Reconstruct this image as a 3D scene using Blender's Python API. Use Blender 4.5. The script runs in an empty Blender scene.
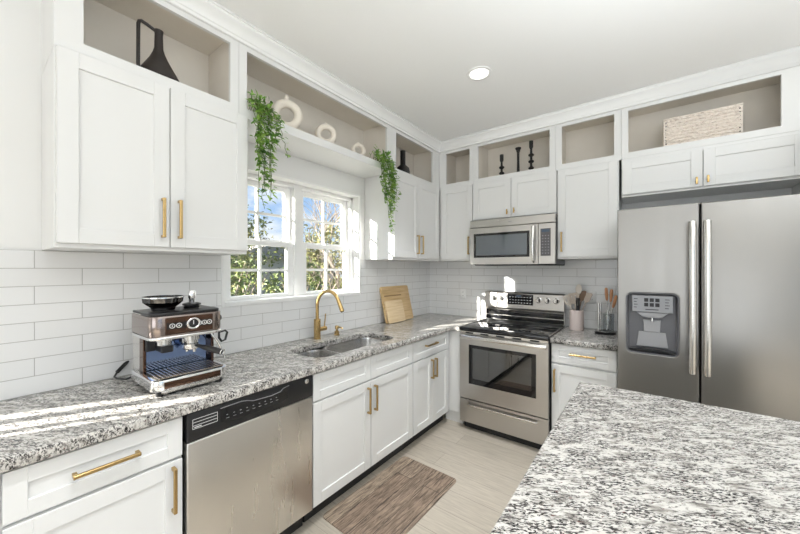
import bpy, bmesh, math, random
from mathutils import Vector, Matrix
S = bpy.context.scene
COL = S.collection
PI = math.pi

# ------------------------------------------------------------------ camera, world, sun, large lights, exposure
CAM = Vector((2.118, -3.4025, 1.4575)); YAW = 0.6467
cd = bpy.data.cameras.new('camera'); cam = bpy.data.objects.new('camera', cd); COL.objects.link(cam)
cam.location = CAM; cam.rotation_euler = (PI/2, 0, YAW)
cd.sensor_width = 36; cd.sensor_fit = 'HORIZONTAL'; cd.lens = 327.0/800*36
cd.shift_y = 1.3/800; cd.clip_start = 0.02
S.camera = cam

SUN_DIR = Vector((0.5, 1.0, -0.31)).normalized()
sl = bpy.data.lights.new('sun', 'SUN'); sl.energy = 42.0; sl.angle = math.radians(0.8); sl.color = (1, .95, .88)
so = bpy.data.objects.new('sun', sl); COL.objects.link(so); so.location = (-6, -12, 6)
so.rotation_euler = SUN_DIR.to_track_quat('-Z', 'Y').to_euler()

def area(name, loc, direction, sx, sy, power, color=(1, 1, 1)):
    l = bpy.data.lights.new(name, 'AREA'); l.shape = 'RECTANGLE'; l.size = sx; l.size_y = sy; l.energy = power; l.color = color
    o = bpy.data.objects.new(name, l); COL.objects.link(o); o.location = loc
    o.rotation_euler = Vector(direction).to_track_quat('-Z', 'Z').to_euler()
    return o
area('fill_rear', (2.6, -7.85, 1.45), (0, 1, 0.0), 3.6, 2.1, 46, (.95, .98, 1))  # added fill lamp inside the unseen rear window
area('fill_right', (4.72, -4.3, 1.2), (-1, 0.0, -.12), 3.2, 1.9, 5, (.95, .98, 1))  # weak fill lamp added at the unseen right-hand window
area('ceiling_fill', (3.2, -3.0, 2.05), (0, .0, 1), 2.4, 2.4, 72, (.90, .96, 1))  # added out-of-view uplight that brightens the ceiling
S.view_settings.view_transform = 'Standard'
S.view_settings.look = 'None'
S.view_settings.exposure = 0.04
S.view_settings.gamma = 1.0
S.view_settings.use_curve_mapping = False
S.cycles.max_bounces = 10; S.cycles.diffuse_bounces = 6; S.cycles.glossy_bounces = 5
S.cycles.transmission_bounces = 6; S.cycles.transparent_max_bounces = 12
S.cycles.use_denoising = True
S.cycles.caustics_reflective = False; S.cycles.caustics_refractive = False
S.cycles.sample_clamp_indirect = 6.0

W = bpy.data.worlds.new('sky'); S.world = W; W.use_nodes = True
nt = W.node_tree; N = nt.nodes; L = nt.links
for n in list(N): N.remove(n)
out = N.new('ShaderNodeOutputWorld'); bg = N.new('ShaderNodeBackground'); tc = N.new('ShaderNodeTexCoord')
sep = N.new('ShaderNodeSeparateXYZ'); rmp = N.new('ShaderNodeValToRGB')
L.new(tc.outputs['Generated'], sep.inputs[0]); L.new(sep.outputs['Z'], rmp.inputs[0])
e = rmp.color_ramp.elements
e[0].position = 0.0; e[0].color = (.78, .86, .95, 1); e[1].position = .55; e[1].color = (.16, .34, .75, 1)
m = e.new(.16); m.color = (.42, .62, .92, 1)
nz = N.new('ShaderNodeTexNoise'); nz.inputs['Scale'].default_value = 5.5; nz.inputs['Detail'].default_value = 6
mp = N.new('ShaderNodeMapping'); mp.inputs['Scale'].default_value = (1, 1, 2.6); mp.inputs['Location'].default_value = (.3, .1, .2)
L.new(tc.outputs['Generated'], mp.inputs[0]); L.new(mp.outputs[0], nz.inputs['Vector'])
cr = N.new('ShaderNodeValToRGB'); cr.color_ramp.elements[0].position = .50; cr.color_ramp.elements[1].position = .66
L.new(nz.outputs['Fac'], cr.inputs[0])
mx = N.new('ShaderNodeMixRGB'); mx.inputs[2].default_value = (.95, .97, 1, 1)
L.new(cr.outputs[0], mx.inputs[0]); L.new(rmp.outputs[0], mx.inputs[1]); L.new(mx.outputs[0], bg.inputs[0])
bg.inputs[1].default_value = 1.1
L.new(bg.outputs[0], out.inputs[0])

# ------------------------------------------------------------------ materials
def mat(name, col, rough=.5, metal=0.0, spec=.5, **kw):
    m = bpy.data.materials.new(name); m.use_nodes = True
    b = m.node_tree.nodes['Principled BSDF']
    b.inputs['Base Color'].default_value = (*col, 1); b.inputs['Roughness'].default_value = rough
    b.inputs['Metallic'].default_value = metal; b.inputs['Specular IOR Level'].default_value = spec
    for k, v in kw.items(): b.inputs[k.replace('_', ' ')].default_value = v
    return m
def nodes(m): return m.node_tree.nodes, m.node_tree.links, m.node_tree.nodes['Principled BSDF']
def texvec(m, scale=(1, 1, 1), rot=(0, 0, 0), loc=(0, 0, 0)):
    n, l, b = nodes(m)
    t = n.new('ShaderNodeTexCoord'); p = n.new('ShaderNodeMapping')
    p.inputs['Scale'].default_value = scale; p.inputs['Rotation'].default_value = rot; p.inputs['Location'].default_value = loc
    l.new(t.outputs['Object'], p.inputs[0]); return p.outputs[0]
def noise(m, vec, scale, detail=4, rough=.5, dist=0):
    n, l, b = nodes(m); z = n.new('ShaderNodeTexNoise'); l.new(vec, z.inputs['Vector'])
    z.inputs['Scale'].default_value = scale; z.inputs['Detail'].default_value = detail
    z.inputs['Roughness'].default_value = rough; z.inputs['Distortion'].default_value = dist
    return z.outputs['Fac']
def ramp(m, fac, stops):
    n, l, b = nodes(m); r = n.new('ShaderNodeValToRGB'); l.new(fac, r.inputs[0])
    el = r.color_ramp.elements
    while len(el) < len(stops): el.new(.5)
    for e_, (p, c) in zip(el, stops):
        e_.position = p; e_.color = (*c, 1) if not isinstance(c, (int, float)) else (c, c, c, 1)
    return r.outputs[0]
def mix(m, fac, a, b_, mode='MIX'):
    n, l, b = nodes(m); x = n.new('ShaderNodeMixRGB'); x.blend_type = mode
    for s, v in ((0, fac), (1, a), (2, b_)):
        if hasattr(v, 'is_output'): l.new(v, x.inputs[s])
        elif isinstance(v, tuple): x.inputs[s].default_value = (*v, 1)
        else: x.inputs[s].default_value = v
    return x.outputs[0]
def bump(m, h, strength=.2, dist=.002):
    n, l, b = nodes(m); u = n.new('ShaderNodeBump'); u.inputs['Strength'].default_value = strength; u.inputs['Distance'].default_value = dist
    l.new(h, u.inputs['Height']); l.new(u.outputs[0], b.inputs['Normal'])
def setc(m, o): m.node_tree.links.new(o, nodes(m)[2].inputs['Base Color'])
def setr(m, o): m.node_tree.links.new(o, nodes(m)[2].inputs['Roughness'])

M_WALL = mat('wall_paint', (.80, .80, .79), .6)
bump(M_WALL, noise(M_WALL, texvec(M_WALL), 180, 2), .05, .001)
M_CEIL = mat('ceiling_paint', (.94, .94, .935), .75)
bump(M_CEIL, noise(M_CEIL, texvec(M_CEIL), 120, 3), .06, .001)
M_CAB = mat('cabinet_white', (.77, .77, .76), .32)
M_TRIM = mat('trim_white', (.86, .86, .85), .35)
M_GREIGE = mat('greige_interior', (.66, .61, .54), .6)
setc(M_GREIGE, ramp(M_GREIGE, noise(M_GREIGE, texvec(M_GREIGE), 3, 4), [(.35, (.72, .675, .605)), (.65, (.78, .735, .67))]))
M_BRASS = mat('brushed_brass', (.54, .375, .165), .27, 1)
M_STEEL = mat('brushed_steel', (.74, .71, .665), .30, 1)
def brushed(m, sc, r0, r1):
    f = noise(m, texvec(m, sc), 6, 4, .6)
    setr(m, ramp(m, f, [(.3, r0), (.7, r1)]))
brushed(M_STEEL, (2.2, 2.2, .25), .25, .36)
M_STEELH = mat('brushed_steel_horizontal', (.55, .53, .505), .3, 1); brushed(M_STEELH, (.25, .25, 3), .27, .33)
M_FRIDGE = mat('fridge_steel', (.285, .275, .26), .33, 1); brushed(M_FRIDGE, (2, 2, .2), .30, .36)
M_CHROME = mat('chrome', (.82, .82, .82), .10, 1)
M_SATIN = mat('satin_steel', (.72, .70, .67), .22, 1)
M_BLACK = mat('black_plastic', (.012, .012, .013), .3)
M_MATTE = mat('matte_black', (.010, .009, .009), .55)
M_JUG = mat('dark_brown_ceramic', (.022, .017, .015), .42)
M_GLASSBLK = mat('black_glass', (.006, .006, .007), .04, 0, .6)
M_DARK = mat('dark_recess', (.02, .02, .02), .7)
M_GREYP = mat('grey_plastic', (.30, .30, .31), .4)
M_LIGHTMARK = mat('pale_print', (.72, .72, .72), .5)
M_BLUE = mat('display_glow', (.05, .07, .1), .2); nodes(M_BLUE)[2].inputs['Emission Color'].default_value = (.25, .45, .7, 1); nodes(M_BLUE)[2].inputs['Emission Strength'].default_value = .06
M_OVENIN = mat('oven_cavity', (.10, .10, .105), .45)
M_LAMP = mat('lamp_diffuser', (.9, .9, .9), .5); nodes(M_LAMP)[2].inputs['Emission Color'].default_value = (1, .97, .92, 1); nodes(M_LAMP)[2].inputs['Emission Strength'].default_value = 2.2
M_CERAM = mat('cream_ceramic', (.78, .72, .63), .65)
M_CROCK = mat('pale_pink_ceramic', (.62, .53, .50), .4)
M_UT1 = mat('taupe_silicone', (.44, .37, .31), .55)
M_UT2 = mat('pale_beige_silicone', (.60, .54, .47), .55)
M_UT3 = mat('dark_wood', (.20, .12, .07), .5)
M_HANDLEW = mat('orange_wood', (.55, .27, .13), .45)
M_LEAF = mat('leaf_green', (.10, .22, .035), .45)
M_STEM = mat('stem_green', (.10, .15, .03), .6)
def leafvar(m, cols, scale=9):
    setc(m, ramp(m, noise(m, texvec(m), scale, 2), [(.30 + .4*i/(len(cols)-1), c) for i, c in enumerate(cols)]))
leafvar(M_LEAF, [(.05, .15, .02), (.17, .34, .05), (.40, .56, .13)], 22)

# clear glass that lets the sun through
def glassmat(name, tint=(1, 1, 1), gloss=.06):
    m = bpy.data.materials.new(name); m.use_nodes = True; n = m.node_tree.nodes; l = m.node_tree.links
    for q in list(n): n.remove(q)
    o = n.new('ShaderNodeOutputMaterial'); t = n.new('ShaderNodeBsdfTransparent'); g = n.new('ShaderNodeBsdfGlossy'); x = n.new('ShaderNodeMixShader')
    t.inputs[0].default_value = (*tint, 1); g.inputs['Roughness'].default_value = .02
    x.inputs[0].default_value = gloss
    l.new(t.outputs[0], x.inputs[1]); l.new(g.outputs[0], x.inputs[2]); l.new(x.outputs[0], o.inputs[0]); return m
M_PANE = glassmat('window_glass', (.97, .98, .98), .035)
M_CLEAR = glassmat('clear_acrylic', (.88, .9, .91), .12)
M_SMOKE = glassmat('smoked_glass', (.36, .37, .385), .17)
M_HOP = glassmat('smoked_hopper', (.20, .15, .13), .14)

# granite
def granite(name):
    m = mat(name, (.7, .69, .66), .16)
    v = texvec(m, (1, 1, 1), (0, 0, math.radians(-32)))
    n, l, b = nodes(m)
    st = n.new('ShaderNodeMapping'); st.inputs['Scale'].default_value = (1, 2.7, 1.6); l.new(v, st.inputs[0]); sv = st.outputs[0]
    base = ramp(m, noise(m, sv, 15, 5, .6), [(.28, (.17, .155, .14)), (.40, (.40, .38, .35)), (.50, (.60, .58, .545))])
    grey = ramp(m, noise(m, sv, 62, 5, .65, .5), [(.53, 0.0), (.585, 1.0)])
    base = mix(m, grey, base, (.16, .148, .14))
    area_ = ramp(m, noise(m, sv, 14, 3, .55), [(.42, 0.0), (.52, 1.0)])
    blk = ramp(m, noise(m, sv, 82, 4, .62, .6), [(.508, 0.0), (.538, 1.0)])
    blk = mix(m, 1.0, blk, area_, 'MULTIPLY')
    base = mix(m, blk, base, (.018, .016, .016))
    red = ramp(m, noise(m, sv, 60, 2, .5), [(.69, 0.0), (.72, 1.0)])
    base = mix(m, red, base, (.13, .055, .05))
    setc(m, base); return m
M_GRAN = granite('granite')

# floor planks (run along x), rug, tiles
def planks():
    m = mat('vinyl_plank', (.55, .48, .40), .42); n, l, b = nodes(m)
    br = n.new('ShaderNodeTexBrick'); l.new(texvec(m, (1, 1, 1), (0, 0, 0), (.37, .05, 0)), br.inputs['Vector'])
    for k, x in (('Scale', 1), ('Mortar Size', .0016), ('Mortar Smooth', .2), ('Bias', 0), ('Brick Width', 1.22), ('Row Height', .18)): br.inputs[k].default_value = x
    br.offset = .37; br.offset_frequency = 2
    br.inputs['Color1'].default_value = (.49, .44, .37, 1); br.inputs['Color2'].default_value = (.56, .505, .43, 1); br.inputs['Mortar'].default_value = (.34, .29, .24, 1)
    g = ramp(m, noise(m, texvec(m, (1.3, 17, 1)), 5, 5, .6, .3), [(.3, (.78, .77, .76)), (.7, (1.06, 1.06, 1.05))])
    setc(m, mix(m, 1.0, br.outputs['Color'], g, 'MULTIPLY')); return m
M_FLOOR = planks()
def rugmat():
    m = mat('weathered_plank_print', (.3, .22, .16), .75); n, l, b = nodes(m)
    br = n.new('ShaderNodeTexBrick'); l.new(texvec(m, (1, 1, 1), (0, 0, PI/2), (.2, .02, 0)), br.inputs['Vector'])
    for k, x in (('Scale', 1), ('Mortar Size', .0022), ('Mortar Smooth', .2), ('Bias', 0), ('Brick Width', 2.0), ('Row Height', .115)): br.inputs[k].default_value = x
    br.inputs['Color1'].default_value = (.24, .175, .13, 1); br.inputs['Color2'].default_value = (.36, .285, .215, 1); br.inputs['Mortar'].default_value = (.06, .045, .035, 1)
    g = ramp(m, noise(m, texvec(m, (26, 2.2, 1)), 3.2, 6, .65, 1.2), [(.30, (.16, .145, .135)), (.43, (.55, .53, .52)), (.54, (1.0, .99, .98)), (.70, (1.55, 1.55, 1.53))])
    setc(m, mix(m, 1.0, br.outputs['Color'], g, 'MULTIPLY')); return m
M_RUG = rugmat()
def tiles(name, axis):
    m = mat(name, (.78, .78, .775), .12); n, l, b = nodes(m)
    t = n.new('ShaderNodeTexCoord'); s = n.new('ShaderNodeSeparateXYZ'); c = n.new('ShaderNodeCombineXYZ'); a = n.new('ShaderNodeVectorMath')
    l.new(t.outputs['Object'], s.inputs[0]); l.new(s.outputs[axis], c.inputs[0]); l.new(s.outputs['Z'], c.inputs[1])
    a.operation = 'ADD'; l.new(c.outputs[0], a.inputs[0])
    a.inputs[1].default_value = (3.227 + .9 + (.0 if axis == 'Y' else .12), -1.535 + .0775*20, 0)
    br = n.new('ShaderNodeTexBrick'); l.new(a.outputs[0], br.inputs['Vector'])
    for k, x in (('Scale', 1), ('Mortar Size', .0016), ('Mortar Smooth', .3), ('Bias', 0), ('Brick Width', .30), ('Row Height', .0775)): br.inputs[k].default_value = x
    br.offset = .5; br.offset_frequency = 2
    br.inputs['Color1'].default_value = (.78, .78, .775, 1); br.inputs['Color2'].default_value = (.80, .80, .795, 1); br.inputs['Mortar'].default_value = (.46, .45, .43, 1)
    l.new(br.outputs['Color'], b.inputs['Base Color'])
    u = n.new('ShaderNodeBump'); u.inputs['Strength'].default_value = .6; u.inputs['Distance'].default_value = .002; u.invert = True
    wav = noise(m, t.outputs['Object'], 7, 2)
    ad = n.new('ShaderNodeMath'); ad.operation = 'MULTIPLY_ADD'; l.new(wav, ad.inputs[0]); ad.inputs[1].default_value = .35; l.new(br.outputs['Fac'], ad.inputs[2])
    l.new(ad.outputs[0], u.inputs['Height']); l.new(u.outputs[0], b.inputs['Normal']); return m
M_TILEY = tiles('subway_tile_left', 'Y'); M_TILEX = tiles('subway_tile_back', 'X')
M_BAMBOO = mat('bamboo', (.66, .47, .25), .45)
setc(M_BAMBOO, ramp(M_BAMBOO, noise(M_BAMBOO, texvec(M_BAMBOO, (3, 1.5, 22)), 3, 4, .55), [(.3, (.53, .35, .16)), (.55, (.68, .48, .25)), (.75, (.76, .57, .33))]))
M_BAMBOO2 = mat('pale_bamboo', (.72, .53, .31), .45)
setc(M_BAMBOO2, ramp(M_BAMBOO2, noise(M_BAMBOO2, texvec(M_BAMBOO2, (3, 1.5, 26)), 3, 4, .55), [(.3, (.68, .50, .28)), (.7, (.84, .67, .44))]))
M_WICKER = mat('pale_wicker', (.72, .62, .53), .75)
_v = texvec(M_WICKER, (18, 18, 60)); _f = noise(M_WICKER, _v, 2.6, 3, .6, 1.0)
setc(M_WICKER, ramp(M_WICKER, _f, [(.30, (.38, .30, .25)), (.40, (.80, .71, .63)), (.7, (.90, .84, .77))])); bump(M_WICKER, _f, .8, .006)
M_BRONZE = mat('dark_bronze_mirror', (.12, .07, .05), .08, 1)
M_BLUEMIR = mat('blue_dark_mirror', (.20, .28, .48), .08, 1)

# ------------------------------------------------------------------ mesh builder
ORG = {}
class MB:
    def __init__(s): s.bm = bmesh.new(); s.mats = []
    def mi(s, m):
        if m is None: return 0
        if m not in s.mats: s.mats.append(m)
        return s.mats.index(m)
    def merge(s, t, M=None, m=None):
        if M is not None: bmesh.ops.transform(t, matrix=M, verts=t.verts)
        i = s.mi(m)
        for f in t.faces: f.material_index = i
        me = bpy.data.meshes.new('tmp'); t.to_mesh(me); t.free(); s.bm.from_mesh(me); bpy.data.meshes.remove(me); return s
    def box(s, x0, x1, y0, y1, z0, z1, bev=0, seg=1, M=None, m=None, edges=None):
        t = bmesh.new(); bmesh.ops.create_cube(t, size=1)
        for v in t.verts: v.co = Vector((x0+(v.co.x+.5)*(x1-x0), y0+(v.co.y+.5)*(y1-y0), z0+(v.co.z+.5)*(z1-z0)))
        if bev:
            ed = t.edges[:] if edges is None else [e for e in t.edges if edges((e.verts[0].co+e.verts[1].co)/2, (e.verts[0].co-e.verts[1].co).normalized())]
            bmesh.ops.bevel(t, geom=ed, offset=bev, segments=seg, affect='EDGES', profile=.5)
        return s.merge(t, M, m)
    def prism(s, poly, h0, h1, M=None, bev=0, seg=1, m=None):
        t = bmesh.new(); a = [t.verts.new((x, y, h0)) for x, y in poly]; b = [t.verts.new((x, y, h1)) for x, y in poly]; n = len(poly)
        t.faces.new(a[::-1]); t.faces.new(b)
        for i in range(n): t.faces.new((a[i], a[(i+1) % n], b[(i+1) % n], b[i]))
        bmesh.ops.recalc_face_normals(t, faces=t.faces)
        if bev:
            ed = [e for e in t.edges if abs(e.verts[0].co.z-e.verts[1].co.z) < 1e-6]
            bmesh.ops.bevel(t, geom=ed, offset=bev, segments=seg, affect='EDGES', profile=.5)
        return s.merge(t, M, m)
    def lathe(s, prof, c=(0, 0, 0), seg=28, M=None, m=None, a0=0, a1=2*PI):
        t = bmesh.new(); full = abs(a1-a0-2*PI) < 1e-6; k = seg if full else seg+1
        rings = []
        for r, z in prof:
            if r < 1e-6: rings.append([t.verts.new((0, 0, z))])
            else: rings.append([t.verts.new((r*math.cos(a0+(a1-a0)*i/seg), r*math.sin(a0+(a1-a0)*i/seg), z)) for i in range(k)])
        for A, B in zip(rings, rings[1:]):
            for i in range(seg):
                j = (i+1) % k
                if len(A) == 1 and len(B) == 1: continue
                if len(A) == 1: t.faces.new((A[0], B[i], B[j]))
                elif len(B) == 1: t.faces.new((A[i], B[0], A[j]))
                else: t.faces.new((A[i], B[i], B[j], A[j]))
        bmesh.ops.recalc_face_normals(t, faces=t.faces)
        T = Matrix.Translation(c)
        return s.merge(t, T if M is None else M @ T, m)
    def cyl(s, p, q, r, seg=20, r2=None, m=None):
        p = Vector(p); q = Vector(q); d = q-p
        M = Matrix.Translation(p) @ d.to_track_quat('Z', 'Y').to_matrix().to_4x4()
        r2 = r if r2 is None else r2
        return s.lathe([(0, 0), (r, 0), (r2, d.length), (0, d.length)], seg=seg, M=M, m=m)
    def tube(s, pts, r, seg=10, closed=False, m=None, sq=False):
        pts = [Vector(p) for p in pts]; n = len(pts); t = bmesh.new()
        rr = r if isinstance(r, (list, tuple)) else [r]*n
        tan = []
        for i in range(n):
            a = pts[(i-1) % n] if closed or i > 0 else pts[i]; b = pts[(i+1) % n] if closed or i < n-1 else pts[i]
            tan.append((b-a).normalized())
        up = Vector((0, 0, 1)) if abs(tan[0].z) < .9 else Vector((1, 0, 0))
        u = tan[0].cross(up).normalized(); rings = []
        for i in range(n):
            if i: 
                q = tan[i-1].rotation_difference(tan[i]); u = q @ u
            u = (u - tan[i]*u.dot(tan[i])).normalized(); w = tan[i].cross(u)
            off = PI/4 if sq else 0
            rings.append([t.verts.new(pts[i]+(u*math.cos(off+2*PI*k/seg)+w*math.sin(off+2*PI*k/seg))*rr[i]) for k in range(seg)])
        for i in range(n if closed else n-1):
            A = rings[i]; B = rings[(i+1) % n]
            for k in range(seg): t.faces.new((A[k], A[(k+1) % seg], B[(k+1) % seg], B[k]))
        if not closed: t.faces.new(rings[0][::-1]); t.faces.new(rings[-1])
        bmesh.ops.recalc_face_normals(t, faces=t.faces)
        return s.merge(t, None, m)
    def torus(s, R, r, c, M=None, seg=40, rs=14, ry=1.0, m=None):
        t = bmesh.new(); g = [[t.verts.new(((R+r*math.cos(b))*math.cos(a), (R+r*math.cos(b))*math.sin(a), ry*r*math.sin(b))) for b in [2*PI*k/rs for k in range(rs)]] for a in [2*PI*i/seg for i in range(seg)]]
        for i in range(seg):
            for k in range(rs): t.faces.new((g[i][k], g[(i+1) % seg][k], g[(i+1) % seg][(k+1) % rs], g[i][(k+1) % rs]))
        bmesh.ops.recalc_face_normals(t, faces=t.faces)
        T = Matrix.Translation(c); return s.merge(t, T @ M if M is not None else T, m)
    def quad(s, pts, m=None):
        i = s.mi(m); f = s.bm.faces.new([s.bm.verts.new(p) for p in pts]); f.material_index = i; return s
    def build(s, name, material, parent=None, smooth=35, loc=None):
        me = bpy.data.meshes.new(name)
        org = ORG.get(parent, Vector()) if parent is not None else (Vector(loc) if loc else Vector())
        if org.length > 0: bmesh.ops.translate(s.bm, vec=-org, verts=s.bm.verts)
        s.bm.to_mesh(me); s.bm.free()
        mats = [q for q in s.mats]
        if not mats: me.materials.append(material)
        else:
            for q in mats: me.materials.append(q)
        o = bpy.data.objects.new(name, me); COL.objects.link(o)
        if smooth:
            for p in me.polygons: p.use_smooth = True
            me.set_sharp_from_angle(angle=math.radians(smooth))
        if parent is not None: o.parent = parent
        else: o.location = org
        ORG[o] = org
        return o
def thing(name, label, cat, loc=(0, 0, 0), group=None):
    o = bpy.data.objects.new(name, None); COL.objects.link(o); o.location = loc; o.empty_display_size = .05
    o['label'] = label; o['category'] = cat
    if group: o['group'] = group
    ORG[o] = Vector(loc); return o
def tag(o, label, cat, group=None):
    o['label'] = label; o['category'] = cat
    if group: o['group'] = group
    return o
def struct(o): o['kind'] = 'structure'; return o

def frameM(o, axis):
    """local (u along the run, v up, n out of the face) to the world: 'L' is the window wall, 'B' the range wall"""
    if axis == 'L': c = ((0, 1, 0), (0, 0, 1), (1, 0, 0))
    else: c = ((1, 0, 0), (0, 0, 1), (0, -1, 0))
    M = Matrix(((c[0][0], c[1][0], c[2][0], o[0]), (c[0][1], c[1][1], c[2][1], o[1]), (c[0][2], c[1][2], c[2][2], o[2]), (0, 0, 0, 1)))
    return M
def shaker(name, axis, plane, u0, u1, v0, v1, parent, rail=.06, t=.02):
    """a shaker front: plane is the back of the front"""
    M = frameM((plane, 0, 0) if axis == 'L' else (0, -plane, 0), axis)
    b = MB()
    b.box(u0+.01, u1-.01, v0+.01, v1-.01, 0, t-.009, M=M)
    for q in ((u0, u0+rail, v0, v1), (u1-rail, u1, v0, v1), (u0+rail, u1-rail, v0, v0+rail), (u0+rail, u1-rail, v1-rail, v1)):
        b.box(q[0], q[1], q[2], q[3], 0, t, .0014, 1, M=M)
    return b.build(name, M_CAB, parent)
def pull(axis, plane, u, v0, v1, parent, horizontal=False, w=.012, off=.032):
    """square bar pull on a front whose outer face is at plane"""
    M = frameM((plane, 0, 0) if axis == 'L' else (0, -plane, 0), axis)
    b = MB(); h = w/2
    if horizontal:
        a0, a1, c = v0, v1, u
        b.box(a0, a1, c-h, c+h, off-w, off, .0015, 1, M=M)
        for a in (a0, a1-w): b.box(a, a+w, c-h, c+h, 0, off-w+.001, .001, 1, M=M)
    else:
        b.box(u-h, u+h, v0, v1, off-w, off, .0015, 1, M=M)
        for a in (v0, v1-w): b.box(u-h, u+h, a, a+w, 0, off-w+.001, .001, 1, M=M)
    return b.build('handle', M_BRASS, parent)
def tknob(axis, plane, u, v, parent):
    M = frameM((plane, 0, 0) if axis == 'L' else (0, -plane, 0), axis)
    b = MB(); b.box(u-.006, u+.006, v-.024, v+.024, .018, .028, .002, 2, M=M); b.lathe([(.005, 0), (.004, .02)], (u, v, 0), 12, M=M)
    return b.build('knob', M_BRASS, parent)

# ------------------------------------------------------------------ room shell
H = 2.795; XR = 4.8; YR = -8.0
WY0, WY1, WZ0, WZ1 = -2.432, -1.236, 1.235, 2.113          # kitchen window opening
b = MB(); b.box(-.2, XR+.15, YR-.15, .15, -.12, 0); struct(b.build('floor', M_FLOOR, smooth=0))
b = MB(); b.box(-.2, XR+.15, YR-.15, .15, H, H+.12); struct(b.build('ceiling', M_CEIL, smooth=0))
b = MB(); b.box(-.2, XR+.15, 0, .15, 0, H); struct(b.build('wall_back', M_WALL, smooth=0))
V0, V1, VZ0, VZ1 = -5.30, -3.72, .95, 2.10                  # second window on the same wall, nearer the camera
b = MB()
for y0, y1, z0, z1 in ((YR, V0, 0, H), (V0, V1, 0, VZ0), (V0, V1, VZ1, H), (V1, WY0, 0, H), (WY0, WY1, 0, WZ0), (WY0, WY1, WZ1, H), (WY1, .0, 0, H)):
    b.box(-.16, 0, y0, y1, z0, z1)
struct(b.build('wall_left', M_WALL, smooth=0))
RX0, RX1, RZ0, RZ1 = .8, 4.4, .35, 2.5
b = MB()
for x0, x1, z0, z1 in ((-.16, RX0, 0, H), (RX1, XR+.15, 0, H), (RX0, RX1, 0, RZ0), (RX0, RX1, RZ1, H)): b.box(x0, x1, YR-.15, YR, z0, z1)
struct(b.build('wall_rear', M_WALL, smooth=0))
b = MB()
for y0, y1, z0, z1 in ((YR, -5.9, 0, H), (-2.7, 0, 0, H), (-5.9, -2.7, 0, RZ0), (-5.9, -2.7, RZ1, H)): b.box(XR, XR+.15, y0, y1, z0, z1)
struct(b.build('wall_right', M_WALL, smooth=0))
# tile
b = MB()
b.box(0.0, .009, -3.715, WY0-.02, .914, 1.535); b.box(0, .009, WY0-.02, WY1+.02, .914, WZ0-.018); b.box(0, .009, WY1+.02, -.009, .914, 1.535)
struct(b.build('wall_left_tile', M_TILEY, smooth=0))
b = MB(); b.box(0, 1.95, -.009, 0, .90, 1.96); struct(b.build('wall_back_tile', M_TILEX, smooth=0))
# baseboards in the rest of the room
b = MB(); b.box(2.95, XR, -.016, 0, 0, .12, .003); struct(b.build('baseboard_back', M_TRIM))
b = MB(); b.box(XR-.016, XR, YR, 0, 0, .12, .003); struct(b.build('baseboard_right', M_TRIM))

# kitchen window: jamb, casing, two double-hung sashes
w1 = bpy.data.objects.new('window_1', None); COL.objects.link(w1); w1['kind'] = 'structure'; ORG[w1] = Vector()
b = MB()
for q in ((WY0-.02, WY0, WZ0-.02, WZ1+.02), (WY1, WY1+.02, WZ0-.02, WZ1+.02), (WY0, WY1, WZ0-.02, WZ0), (WY0, WY1, WZ1, WZ1+.02)):
    b.box(.0005, .016, q[0], q[1], q[2], q[3], .002)
b.build('casing', M_TRIM, w1)
b = MB(); fx0, fx1 = -.15, -.07
for q in ((WY0, WY0+.028, WZ0, WZ1), (WY1-.028, WY1, WZ0, WZ1), (WY0, WY1, WZ0, WZ0+.012), (WY0, WY1, WZ1-.03, WZ1)):
    b.box(fx0, fx1, q[0]+.0006, q[1]-.0006, q[2]+.0006, q[3]-.0006, .003)
b.box(fx0-.002, fx1+.004, -1.869, -1.799, WZ0+.001, WZ1-.001, .003)
b.build('frame', M_TRIM, w1)
b = MB(); b.box(-.0695, .012, WY0+.001, WY1-.001, WZ0+.0008, WZ0+.007, .002); b.build('sill', M_TRIM, w1)
def sash(y0, y1, z0, z1, x, st, top, bot):
    """one sash: outer size, stile width, rail heights, with a 2 x 2 muntin grid"""
    b = MB(); t = .034
    for q in ((y0, y0+st, z0, z1), (y1-st, y1, z0, z1), (y0+st, y1-st, z0, z0+bot), (y0+st, y1-st, z1-top, z1)): b.box(x-t, x, *q, .003)
    ym = (y0+y1)/2; zm = (z0+bot+z1-top)/2
    b.box(x-t+.006, x-.004, ym-.009, ym+.009, z0+bot, z1-top, .002); b.box(x-t+.007, x-.005, y0+st, y1-st, zm-.009, zm+.009, .002)
    o = b.build('sash', M_TRIM, w1)
    g = MB(); g.box(x-.02, x-.016, y0+st, y1-st, z0+bot, z1-top); g.build('pane', M_PANE, o, smooth=0)
for y0, y1 in ((WY0+.028, -1.869), (-1.799, WY1-.028)):
    sash(y0, y1, WZ0+.012, 1.655, -.082, .055, .035, .022)
    sash(y0, y1, 1.625, WZ1-.03, -.118, .052, .036, .045)
b = MB()
for y in (-2.13, -1.535): b.box(-.082, -.068, y-.03, y+.03, 1.655, 1.668, .003)
b.build('sash_lock', M_TRIM, w1)

# second window: unseen; narrow lights and wide mullions shaped to throw sun streaks on the counter
w2 = bpy.data.objects.new('window_2', None); COL.objects.link(w2); w2['kind'] = 'structure'; ORG[w2] = Vector()
gaps = [(-4.055, -3.895), (-4.305, -4.135), (-4.435, -4.35)]
b = MB(); ys = sorted([V0, V1] + [v for g in gaps for v in g])
for i in range(0, len(ys), 2): b.box(-.09, -.07, ys[i], ys[i+1], VZ0, VZ1, .003)
b.box(-.092, -.068, V0+.001, V1-.001, VZ0+.001, VZ0+.05); b.box(-.092, -.068, V0+.001, V1-.001, 1.36, VZ1-.001)  # tall top board blocks stray sun from the range side
b.build('frame', M_TRIM, w2)
b = MB()
for g in gaps: b.box(-.082, -.078, g[0], g[1], VZ0+.05, 1.36)
b.build('pane', M_PANE, w2, smooth=0)
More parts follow.
